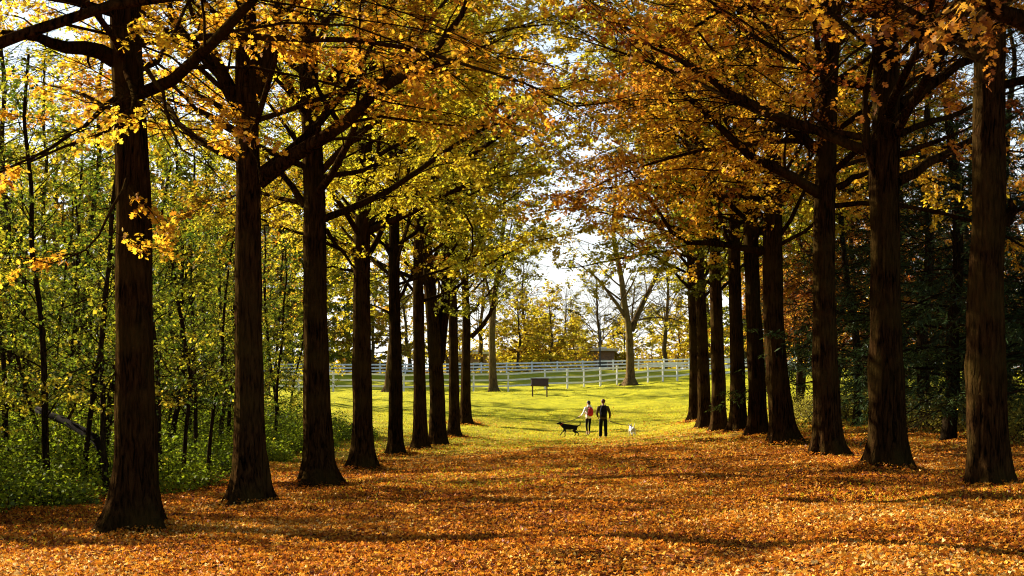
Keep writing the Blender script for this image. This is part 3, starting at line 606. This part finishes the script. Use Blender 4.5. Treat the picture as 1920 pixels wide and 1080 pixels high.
h = np.clip(.35 + (edge - x) * .45, .35, 1.8) * rng.uniform(.6, 1.25, len(x))
undergrowth("undergrowth", x, y, h, 34, LEAF["bush"], "green leafy undergrowth along the edge of the left wood", .085, rng, BARK_THIN)
n = 3200; y = rng.uniform(36, 78, n); x = 9.4 + .04 * y + .6 * np.sin(y * .5) + rng.exponential(4.0, n); k = (x < .36 * y + 3); x, y = x[k], y[k]
undergrowth("undergrowth", x, y, rng.uniform(.3, 1.25, len(x)), 22, LEAF["dry"], "dry yellowing undergrowth beside the right row", .085, rng, BARK_THIN)
# fallen log leaning in the left undergrowth
DARKWOOD = plain("rotten_wood", (.014, .009, .006), .95, .4, 12)
b = px(185, 826, 33); e = px(70, 768, 34.5); root = empty("fallen_log", (b[0], b[1], gz1(b[0], b[1])), "dark broken log leaning in the green undergrowth on the left", "log")
bl = np.array(root.location)
P, _ = resample([b - bl + np.array([.15, -.1, -.55]), b - bl, (b + e) / 2 - bl + np.array([0, 0, .05]), e - bl], 14)
v, l, t = tubes(P[None], np.linspace(.10, .07, 14)[None], 12, 1 + np.random.default_rng(2).normal(0, .04, (1, 14, 12))); link("log", mesh_np("log", v, l, t, DARKWOOD, smooth=True), root)
v, l, t = tubes(np.array([[P[8], P[8] + [.2, -.1, .3], P[8] + [.3, -.2, .7]]]), np.array([[.04, .03, .015]]), 7); link("branch_stub", mesh_np("branch_stub", v, l, t, BARK, smooth=True), root)

# ------------------------------------------------------------------ background trees beyond the fences
BG = "trees beyond the far fence"
def bgproto(lab, H, r0, hb, seed, lmat, bark, **kw):
    a = dict(crownR=5.5, n_limbs=26, el=(15, 65), leaf=.27, leaf_n=12, sides=10, twig_n=3.6, sec_step=.6, flare=.3, twig_len=(.5, 1.1)); a.update(kw)
    return proto("background_tree", lab, "tree", BG, H, r0, hb, seed, bark, LEAF[lmat], **a)
bgp = dict(
    bare=bgproto("bare branched tree beyond the far fence, thin leafless crown against the sky", 13.5, .30, 4.0, 400, "dry", BARK_GREY, leafy=.0, crownR=6.5, n_limbs=34, el=(25, 70), twig_n=5, twig_r=1.1),
    yellow=bgproto("bushy golden yellow tree low behind the far fence", 9.5, .22, .5, 401, "yellow", BARK_GREY, leafy=.95, leaf_n=12, el=(-8, 60), n_limbs=38, crownR=5),
    gold=bgproto("loose gold and green tree beyond the far fence", 14, .24, 1.4, 402, "yellow", BARK_GREY, leafy=.5, leaf_n=9),
    dense=bgproto("dense green and gold tree beyond the fences, filling the view behind an oak row", 18, .26, 1.5, 404, "lime", BARK_GREY, leafy=.92, leaf_n=14, crownR=6.2, n_limbs=36, el=(0, 60)),
    tall=bgproto("tall tree with thinning olive leaves far behind the fence", 20, .3, 4.0, 403, "yellow", BARK_GREY, leafy=.55, crownR=6.5, n_limbs=34))
bl = [("bare", 985, 182), ("yellow", 700, 160), ("yellow", 1030, 172), ("yellow", 970, 169), ("yellow", 1005, 178), ("bare", 1245, 170), ("bare", 1120, 205), ("yellow", 1072, 188), ("yellow", 1168, 196), ("yellow", 1085, 215), ("yellow", 1270, 182), ("bare", 905, 185), ("gold", 840, 175), ("gold", 770, 165),
      ("tall", 650, 172), ("gold", 590, 158), ("yellow", 540, 165), ("tall", 470, 162), ("tall", 215, 158), ("tall", 300, 156), ("tall", 385, 160), ("tall", 545, 164), ("gold", 400, 155), ("tall", 320, 165), ("gold", 240, 160), ("tall", 150, 165), ("tall", 60, 150), ("tall", 110, 146), ("tall", -20, 165), ("tall", 1330, 178), ("gold", 1400, 165),
      ("tall", 1470, 172), ("gold", 1540, 160), ("tall", 1620, 168), ("gold", 1700, 160), ("tall", 1780, 168), ("gold", 1860, 160), ("tall", 1940, 170), ("bare", 1190, 205), ("yellow", 1150, 235), ("bare", 1060, 240), ("yellow", 930, 225), ("yellow", 1220, 225), ("yellow", 860, 215)]
rng = np.random.default_rng(8); seen = set()
for k, a, d in bl:
    if a < 640 or a > 1340: k = 'dense' if k != 'tall' or a > 1340 else 'tall'
    if k == 'tall' and a in (300, 385, 60, -20, 150): k = 'dense'
    x = (a - 960) / F * d; z = float(gz_d([x], [d])[0])
    if k not in seen: bgp[k].location = (x, d, z); seen.add(k)
    else: copy_thing(bgp[k], (x, d, z), rng.uniform(0, 6.28), rng.uniform(.85, 1.15) * (.80 if k == "yellow" and 850 < a < 1280 else 1.3 if k in ('tall', 'dense') and a < 560 else 1))

rng = np.random.default_rng(77); n = 42000
x = rng.uniform(-190, 190, n); top = 6.5 + 2.0 * np.sin(x * .045) + 2.2 * np.sin(x * .17 + 1) + 1.2 * np.sin(x * .41); hh = rng.random(n) ** .8; y = 300 + 26 * (rng.random(n) - .5) * 2 + 20 * np.sin(x * .02)
P = np.c_[x, y, 4.0 + top * hh]; az = rng.uniform(0, 6.283, n)
v, l, t = leaves(P, np.stack([np.cos(az), np.sin(az), rng.normal(-.2, .4, n)], 1), nrm(rng.normal(0, .6, (n, 3)) + np.array([0, 0, 1])), rng.uniform(.6, 1.3, n), KITE)
tag(link("distant_wood", mesh_np("distant_wood", v, l, t, LEAF["yellow"], tone=np.clip(.35 + .25 * np.sin(x * .11) + rng.normal(0, .16, n), 0, 1))), "far off autumn wood closing the view behind the fences", None, None, "stuff")
# ------------------------------------------------------------------ simple solid helpers
def box_bm(bm, c, s, rot=None):
    m = Matrix.Translation(c) @ (rot.to_4x4() if rot else Matrix.Identity(4)) @ Matrix.Diagonal((*s, 1))
    return bmesh.ops.create_cube(bm, size=1, matrix=m)
def bm_obj(name, bm, mat, parent=None, bev=0.0, smooth=False):
    if bev: bmesh.ops.bevel(bm, geom=[e for e in bm.edges], offset=bev, segments=1, affect='EDGES')
    me = bpy.data.meshes.new(name); bm.to_mesh(me); bm.free(); me.materials.append(mat)
    if smooth: me.polygons.foreach_set("use_smooth", np.ones(len(me.polygons), bool))
    return link(name, me, parent)
# ------------------------------------------------------------------ fences
WHITE = plain("white_paint", (.82, .81, .77), .55, .12, 3.0)
def fence(label, posts, H, rails, group=None):
    P = [np.array([(a - 960) / F * d, d, 0]) for a, d in posts]
    for p in P: p[2] = float(gz_d([p[0]], [p[1]])[0])
    b = P[0].copy(); root = empty("rail_fence", b, label, "fence", group)
    for p in P:
        q = p - b; bm = bmesh.new(); box_bm(bm, (q[0], q[1], q[2] + H / 2 - .1), (.13, .13, H + .2)); box_bm(bm, (q[0], q[1], q[2] + H + .015), (.17, .17, .04)); bm_obj("post", bm, WHITE, root)
    for hr in rails:
        bm = bmesh.new()
        for p, q in zip(P[:-1], P[1:]):
            a = Vector(p - b) + Vector((0, -.085, hr)); c = Vector(q - b) + Vector((0, -.085, hr)); v = c - a
            box_bm(bm, (a + c) / 2, (v.length, .035, .13), v.to_track_quat('X', 'Z').to_matrix())
        bm_obj("rail", bm, WHITE, root)
    return root
near = [(300, 118), (365, 118.5), (430, 119), (495, 119), (560, 119), (625, 119), (690, 119), (757, 119), (822, 119), (888, 119), (953, 119), (1022, 119.4), (1064, 120), (1095, 120.5), (1126, 121), (1157, 121.5), (1186, 122), (1215, 122.5), (1243, 123), (1270, 123.5), (1297, 124), (1326, 124.5), (1356, 125), (1390, 126), (1425, 127), (1460, 128), (1495, 129), (1530, 130), (1600, 132), (1670, 134), (1740, 136), (1800, 138), (1860, 140), (1920, 142)]
fence("nearer white paddock fence crossing the lawn behind the information board", near, 1.42, (.42, .86, 1.30))
far = [(380 + 47.5 * i, 148) for i in range(16)] + [(1150 + 47.5 * i, 148) for i in range(16)]
fence("farther white rail fence running below the yellow trees", far, .95, (.26, .56, .86))

# ------------------------------------------------------------------ information board
WOOD = plain("board_wood", (.075, .038, .018), .7, .3, 14.0)
b = px(1012, 742, 105); b[2] = float(gz_d([b[0]], [b[1]])[0]); root = empty("information_board", b, "brown wooden information board on two legs standing on the lawn", "sign")
for sx in (-.47, .47):
    bm = bmesh.new(); box_bm(bm, (sx, 0, .42), (.09, .09, 1.05)); bm_obj("leg", bm, WOOD, root, .008)
bm = bmesh.new(); rot = Matrix.Rotation(R(-32), 3, 'X'); box_bm(bm, (0, 0, .95), (1.14, .07, .48), rot); bm_obj("panel", bm, WOOD, root, .01)
bm = bmesh.new()
for o, s in (((0, 0, .262), (1.2, .10, .05)), ((0, 0, -.262), (1.2, .10, .05))): box_bm(bm, Vector((0, 0, .95)) + rot @ Vector(o), s, rot)
bm_obj("frame", bm, WOOD, root)

# ------------------------------------------------------------------ buildings and pole beyond the fences
BRICK = plain("dull_brick", (.20, .13, .095), .9, .25, 5.0); ROOFM = plain("pale_roof", (.55, .53, .48), .7, .1); GLASS = plain("dark_glass", (.03, .035, .04), .2, .2)
def building(a0, a1, ytop, d, label):
    x0, x1 = (a0 - 960) / F * d, (a1 - 960) / F * d; zt = EYE - (ytop - HOR) / F * d; cx = (x0 + x1) / 2; zb = gz1(cx, d); wd = x1 - x0; h = zt - zb
    root = empty("low_building", (cx, d, zb), label, "building", "low buildings beyond the fences")
    bm = bmesh.new(); box_bm(bm, (0, 4, h / 2 - .3), (wd, 8, h + .6)); bm_obj("wall", bm, BRICK, root)
    bm = bmesh.new(); box_bm(bm, (0, 4, h + .14), (wd + .8, 8.8, .28)); box_bm(bm, (0, 4, h + .4), (wd * .7, 5.5, .24)); bm_obj("roof", bm, ROOFM, root)
    for i in range(max(2, int(wd / 4))):
        q = -wd / 2 + (i + .5) * wd / max(2, int(wd / 4)); bm = bmesh.new(); box_bm(bm, (q, -.01, h * .55), (1.2, .06, 1.1)); f = bm_obj("window", bm, ROOFM, root)
        bm = bmesh.new(); box_bm(bm, (q, -.045, h * .55), (1.04, .03, .94)); bm_obj("pane", bm, GLASS, f)
building(1063, 1152, 658, 192, "low brown building with pale flat roof right of the yellow trees")
building(850, 912, 664, 196, "low brown building seen between last left oak and slim lawn tree")
POLE = plain("dark_metal", (.03, .03, .03), .5, .2)
b = px(1125, 690, 142); b[2] = gz1(b[0], b[1]); root = empty("lamp_pole", b, "thin dark pole standing between the two white fences", "pole")
bm = bmesh.new(); bmesh.ops.create_cone(bm, segments=10, radius1=.07, radius2=.05, depth=5.2, matrix=Matrix.Translation((0, 0, 2.5))); bm_obj("shaft", bm, POLE, root)
bm = bmesh.new(); bmesh.ops.create_cone(bm, segments=10, radius1=.12, radius2=.12, depth=.25, matrix=Matrix.Translation((0, 0, .1))); bm_obj("base", bm, POLE, root)

# ------------------------------------------------------------------ people and dogs
def skin(name, joints, edges, mat, parent=None, sub=2, root=0):
    me = bpy.data.meshes.new(name); me.from_pydata([j[0] for j in joints], edges, []); me.update()
    o = bpy.data.objects.new("skin_tmp", me); C.objects.link(o)
    sm = o.modifiers.new("skin", 'SKIN'); sm.use_smooth_shade = True
    sk = me.skin_vertices[0].data
    for i, j in enumerate(joints):
        r = j[1]; sk[i].radius = (r, r) if not isinstance(r, tuple) else r; sk[i].use_root = (i == root)
    ss = o.modifiers.new("sub", 'SUBSURF'); ss.levels = sub; ss.render_levels = sub
    dg = bpy.context.evaluated_depsgraph_get(); m2 = bpy.data.meshes.new_from_object(o.evaluated_get(dg)); m2.name = name
    bpy.data.objects.remove(o); bpy.data.meshes.remove(me)
    m2.materials.clear(); m2.materials.append(mat)
    return link(name, m2, parent)
def ball(name, c, s, mat, parent, rot=None, seg=16):
    bm = bmesh.new(); bmesh.ops.create_uvsphere(bm, u_segments=seg, v_segments=12, radius=1, matrix=Matrix.Translation(c) @ (rot.to_4x4() if rot else Matrix.Identity(4)) @ Matrix.Diagonal((*s, 1)))
    return bm_obj(name, bm, mat, parent, smooth=True)
SKINM = plain("skin", (.42, .22, .14), .6, .08); HAIR_B = plain("dark_hair", (.025, .014, .010), .7, .3, 40); HAIR_R = plain("auburn_hair", (.11, .030, .014), .7, .3, 40)
def hand(J, E, wi, w, dirv, curl, s=1):
    """palm, four fingers of unequal length and a thumb, grown from wrist joint wi"""
    w = Vector(w); d = Vector(dirv).normalized(); side = d.cross(Vector((1, 0, 0))).normalized() * s; fw = Vector(curl).normalized()
    palm = w + d * .07; J.append((tuple(palm), (.024, .034))); pi = len(J) - 1; E.append((wi, pi))
    for q, ln in ((-.03, .062), (-.010, .074), (.011, .068), (.03, .052)):
        a = palm + side * q + d * .03; b = a + d * ln * .5 + fw * .012; c = b + d * ln * .18 + fw * ln * .45
        i = len(J); J.extend([(tuple(a), .0095), (tuple(b), .0085), (tuple(c), .007)]); E.extend([(pi, i), (i, i + 1), (i + 1, i + 2)])
    a = w + d * .03 + side * .038 + fw * .01; b = a + d * .035 + side * .012 + fw * .018; i = len(J); J.extend([(tuple(a), .010), (tuple(b), .008)]); E.extend([(pi, i), (i, i + 1)])
def person(name_label, loc, rz, Hs, mats, legs, arms, head_turn, wide=1.0):
    """figure facing +Y at rz 0. legs: [(hip, knee, ankle, toe)] left/right; arms: [(shoulder, elbow, wrist, hand direction, curl)]"""
    root_j = [((0, 0, .95), (.135 * wide, .10)), ((0, 0, 1.12), (.125 * wide, .095)), ((0, .01, 1.30), (.155 * wide, .105)), ((0, 0, 1.44), (.13 * wide, .085)), ((0, .0, 1.52), .055), ((0, .015, 1.58), .058),
              ((0, .02, 1.66), (.078, .092)), ((0, .015, 1.73), (.066, .078))]
    J = list(root_j); E = [(i, i + 1) for i in range(7)]
    for hip, knee, ank, toe in legs:
        i = len(J); J += [(hip, .085), (knee, .055), (ank, .038), (toe, .035)]; E += [(0, i), (i, i + 1), (i + 1, i + 2), (i + 2, i + 3)]
    wr = []
    for sh, el, w_, dv, cu in arms:
        i = len(J); J += [(sh, .055), (el, .040), (w_, .028)]; E += [(3, i), (i, i + 1), (i + 1, i + 2)]; wr.append((i + 2, w_, dv, cu))
    for (i, w_, dv, cu), s in zip(wr, (-1, 1)): hand(J, E, i, w_, dv, cu, s)
    body = skin("person", J, E, SKINM); body.location = loc; body.rotation_euler = (0, 0, rz); body.scale = (Hs,) * 3
    tag(body, name_label, "person", "people walking dogs")
    # face: nose, ears (on the body's own head), hair
    hd = Matrix.Rotation(head_turn, 3, 'Z'); hc = Vector((0, .02, 1.67))
    ball("nose", hc + hd @ Vector((0, .098, -.01)), (.014, .02, .022), SKINM, body)
    for s in (-1, 1):
        ball("ear", hc + hd @ Vector((s * .08, 0, -.005)), (.012, .022, .032), SKINM, body)
        ball("eye", hc + hd @ Vector((s * .032, .083, .012)), (.012, .008, .008), HAIR_B, body)
    ball("mouth", hc + hd @ Vector((0, .088, -.052)), (.024, .008, .007), plain("lip", (.30, .10, .08)), body)
    # trousers
    j = [((0, 0, 1.0), (.150 * wide, .115)), ((0, 0, .90), (.155 * wide, .12))]; e = [(0, 1)]
    for hip, knee, ank, toe in legs:
        i = len(j); k = mats["leg_r"]; a = Vector(ank); kn = Vector(knee); cuff = kn + (a - kn) * mats["cuff"]
        j += [(hip, k[0]), (tuple((Vector(hip) + kn) / 2), (k[0] + k[1]) / 2), (knee, k[1]), (tuple((kn + cuff) / 2), k[2]), (tuple(cuff), k[3])]; e += [(1, i)] + [(i + q, i + q + 1) for q in range(4)]
    skin("trousers", j, e, mats["trousers"], body)
    # jacket
    j = [((0, 0, .84), (.168 * wide, .135)), ((0, 0, .98), (.168 * wide, .132)), ((0, 0, 1.12), (.162 * wide, .127)), ((0, .01, 1.30), (.185 * wide, .13)), ((0, 0, 1.43), (.15 * wide, .105)), ((0, 0, 1.50), .075)]; e = [(i, i + 1) for i in range(5)]
    for sh, el, w_, dv, cu in arms:
        i = len(j); j += [(sh, .080), (tuple((Vector(sh) + Vector(el)) / 2), .066), (el, .058), (tuple(Vector(w_) * .92 + Vector(el) * .08), .043)]; e += [(4, i), (i, i + 1), (i + 1, i + 2), (i + 2, i + 3)]
    skin("jacket", j, e, mats["jacket"], body)
    if mats.get("hood"): ball("hood", Vector((0, -.09, 1.50)), (.13, .07, .085), mats["jacket"], body)
    h0 = ball("hair", hc + hd @ Vector((0, -.012, .035)), (.094, .108, .10), mats["hair"], body)
    if mats.get("bun"): ball("hair", hc + hd @ Vector((0, -.05, .0)), (.075, .085, .12), mats["hair"], body)
    for (hip, knee, ank, toe) in legs:
        a, tq = Vector(ank), Vector(toe); sh = skin("shoe", [(tuple(a + Vector((0, -.03, -.005))), .045), (tuple(a + (tq - a) * .5 + Vector((0, 0, -.008))), .043), (tuple(tq), .038)], [(0, 1), (1, 2)], mats["shoe"], body)
    return body
MAN = dict(trousers=plain("black_cloth", (.010, .010, .012), .9), jacket=plain("olive_jacket", (.085, .062, .030), .9, .2), hair=HAIR_R, shoe=plain("pale_shoe", (.42, .36, .30), .8), leg_r=(.105, .085, .080, .085), cuff=.97)
WOM = dict(trousers=plain("black_leggings", (.008, .008, .010), .8), jacket=plain("white_hoodie", (.80, .76, .76), .9, .1), hair=HAIR_B, shoe=plain("dark_shoe", (.03, .025, .025), .7), leg_r=(.090, .062, .054, .046), cuff=.78, hood=True, bun=True)
def on_ground(a, d): x = (a - 960) / F * d; return Vector((x, d, float(gz_d([x], [d])[0]) - .005))
m_loc = on_ground(1131, 70.5)
man = person("man in olive jacket and black trousers walking away with a dark backpack", m_loc, R(0), .975, MAN,
             [((-.095, 0, .90), (-.11, .05, .50), (-.125, -.02, .085), (-.14, .12, .04)), ((.095, 0, .90), (.11, .02, .50), (.125, .02, .085), (.14, .17, .04))],
             [((-.205, 0, 1.42), (-.285, -.03, 1.14), (-.225, .12, .98), (.1, .5, -.4), (.6, .3, .2)), ((.205, 0, 1.42), (.30, -.06, 1.15), (.30, .06, .90), (.05, .3, -.9), (-.4, .7, .1))], R(5), 1.12)
w_loc = on_ground(1103.5, 81)
wom = person("woman in white hoodie and black leggings walking away with a red backpack", w_loc, R(28), .97, WOM,
             [((-.085, 0, .90), (-.09, .05, .50), (-.10, -.05, .085), (-.11, .09, .04)), ((.085, 0, .90), (.095, .06, .50), (.105, .10, .085), (.115, .25, .04))],
             [((-.18, 0, 1.41), (-.27, .05, 1.16), (-.34, .20, .99), (-.5, .6, -.3), (.3, .6, .2)), ((.18, 0, 1.41), (.23, .06, 1.14), (.17, .24, 1.02), (-.3, .8, 0), (-.7, .3, .1))], R(30), .98)
def backpack(who, label, mat, strap, dims, zc):
    root = empty("backpack", who.location, label, "backpack", None, who.rotation_euler[2]); root.scale = who.scale
    bm = bmesh.new(); w_, dp, h = dims
    bmesh.ops.create_uvsphere(bm, u_segments=24, v_segments=16, radius=1)
    for v in bm.verts:
        c = v.co; c.x = math.copysign(abs(c.x) ** .7, c.x); c.z = math.copysign(abs(c.z) ** .75, c.z); c.y = math.copysign(abs(c.y) ** .8, c.y)
        tp = 1 - .22 * max(c.z, 0); c.x *= w_ * tp; c.y *= dp; c.z *= h
        c.y += -.125 - dp * .75; c.z += zc
    bm_obj("bag", bm, mat, root, smooth=True)
    ball("pocket", Vector((0, -.125 - dp * 1.62, zc - h * .38)), (w_ * .72, dp * .35, h * .42), mat, root)
    for s in (-1, 1):
        P, _ = resample([np.array(p) for p in [(s * w_ * .55, -.15, zc + h * .75), (s * .105, -.06, 1.545), (s * .115, .08, 1.50), (s * .13, .15, 1.33), (s * .16, .06, 1.15), (s * w_ * .8, -.14, zc - h * .7)]], 14)
        v, l, t = tubes(P[None], np.full((1, 14), .017), 6); link("strap", mesh_np("strap", v, l, t, strap, smooth=True), root)
    return root
DARKBAG = plain("dark_bag", (.012, .012, .016), .8)
backpack(man, "dark backpack worn by the man in the olive jacket", DARKBAG, DARKBAG, (.165, .10, .27), 1.24)
RED = plain("red_bag", (.42, .012, .018), .7, .15); backpack(wom, "red backpack worn by the woman in the white hoodie", RED, RED, (.155, .10, .235), 1.22)
def dog(label, loc, rz, s, mat, pose, name="dog"):
    """dog facing +Y at rz 0; withers about .56 m"""
    J = [((0, -.30, .49), (.095, .115)), ((0, -.12, .48), (.10, .120)), ((0, .08, .47), (.115, .145)), ((0, .24, .49), (.11, .145)), ((0, .36, .585), (.075, .092)), ((0, .44, .655), .070),
         ((0, .50, .675), (.072, .070)), ((0, .57, .655), (.046, .044)), ((0, .645, .64), (.034, .032))]
    E = [(i, i + 1) for i in range(8)]
    for sx, q in pose["front"]:
        i = len(J); J += [((sx * .085, .26, .42), .055), ((sx * .09, .22 + q[0], .30), .036), ((sx * .09, .25 + q[1], .16 + q[3]), .024), ((sx * .09, .25 + q[2], .045 + q[3]), .021), ((sx * .09, .29 + q[2], .022 + q[3]), .024)]
        E += [(3, i)] + [(i + k, i + k + 1) for k in range(4)]
    for sx, q in pose["hind"]:
        i = len(J); J += [((sx * .08, -.30, .42), .078), ((sx * .09, -.25 + q[0], .30), .050), ((sx * .09, -.40 + q[1], .18), .026), ((sx * .09, -.36 + q[2], .045), .021), ((sx * .09, -.32 + q[2], .022), .024)]
        E += [(0, i)] + [(i + k, i + k + 1) for k in range(4)]
    i = len(J); tl = pose["tail"]; J += [(p, r) for p, r in zip(tl, np.linspace(.032, .016, len(tl)))]; E += [(0, i)] + [(i + k, i + k + 1) for k in range(len(tl) - 1)]
    for sx in (-1, 1):
        i = len(J); J += [((sx * .055, .475, .715), .020), ((sx * .082, .47, .70 + pose["ear"][0]), .018), ((sx * .090, .475, .70 + pose["ear"][1]), .010)]; E += [(6, i), (i, i + 1), (i + 1, i + 2)]
    o = skin(name, J, E, mat, root=2); o.location = loc; o.rotation_euler = (0, 0, rz); o.scale = (s,) * 3; tag(o, label, "dog", "dogs on leashes")
    eye = DARKBAG
    for sx in (-1, 1): ball("eye", Vector((sx * .045, .545, .695)), (.010, .010, .010), eye, o)
    ball("nose", Vector((0, .668, .645)), (.018, .014, .014), eye, o)
    bm = bmesh.new(); rot = Matrix.Rotation(R(-40), 3, 'X')
    P = np.array([[Vector((0, .395, .615)) + rot @ Vector((math.cos(a) * .086, math.sin(a) * .098, 0)) for a in np.linspace(0, 6.283, 17)]]); bm.free()
    v, l, t = tubes(P, np.full((1, 17), .012), 6); link("collar", mesh_np("collar", v, l, t, RED, smooth=True), o)
    return o
BLACKF = plain("black_fur", (.010, .009, .008), .75, .4, 30); WHITEF = plain("white_fur", (.70, .66, .56), .9, .12, 30)
d1 = dog("black dog walking left on a leash with its tail curled up", on_ground(1068, 80.5), R(90), 1.03, BLACKF,
         dict(front=[(-1, (.06, .14, .20, .05)), (1, (-.02, -.02, -.04, 0))], hind=[(-1, (.02, -.03, -.05)), (1, (.08, .08, .12))], tail=[(0, -.38, .53), (0, -.47, .56), (0, -.53, .63), (0, -.52, .71), (0, -.49, .75)], ear=(-.03, -.085)))
d2 = dog("white dog seen from behind walking away with tail raised", on_ground(1185, 71.5), R(8), .80, WHITEF,
         dict(front=[(-1, (.03, .05, .06, 0)), (1, (-.02, -.03, -.05, 0))], hind=[(-1, (.03, .02, .03)), (1, (.0, -.03, -.04))], tail=[(0, -.38, .54), (.02, -.43, .62), (.05, -.42, .72), (.08, -.38, .80)], ear=(.05, .09)))
ROPE = plain("leash_strap", (.05, .03, .02), .7)
def leash(a, c, sag, label):
    a, c = np.array(a), np.array(c); u = np.linspace(0, 1, 12)[:, None]; P = a + (c - a) * u; P[:, 2] -= sag * 4 * (u * (1 - u))[:, 0]
    v, l, t = tubes((P - a)[None], np.full((1, 12), .017), 6); tag(link("leash", mesh_np("leash", v, l, t, ROPE, smooth=True), None, a), label, "leash")
def wpt(o, p): return Matrix.Translation(o.location) @ Matrix.Rotation(o.rotation_euler[2], 4, 'Z') @ Matrix.Scale(o.scale[0], 4) @ Vector(p)
leash(wpt(wom, (-.39, .26, .96)), wpt(d1, (0, .37, .70)), .06, "leash from the woman's hand to the black dog's collar")
leash(wpt(man, (.305, .09, .80)), wpt(d2, (0, .37, .70)), .05, "leash from the man's hand to the white dog's collar")
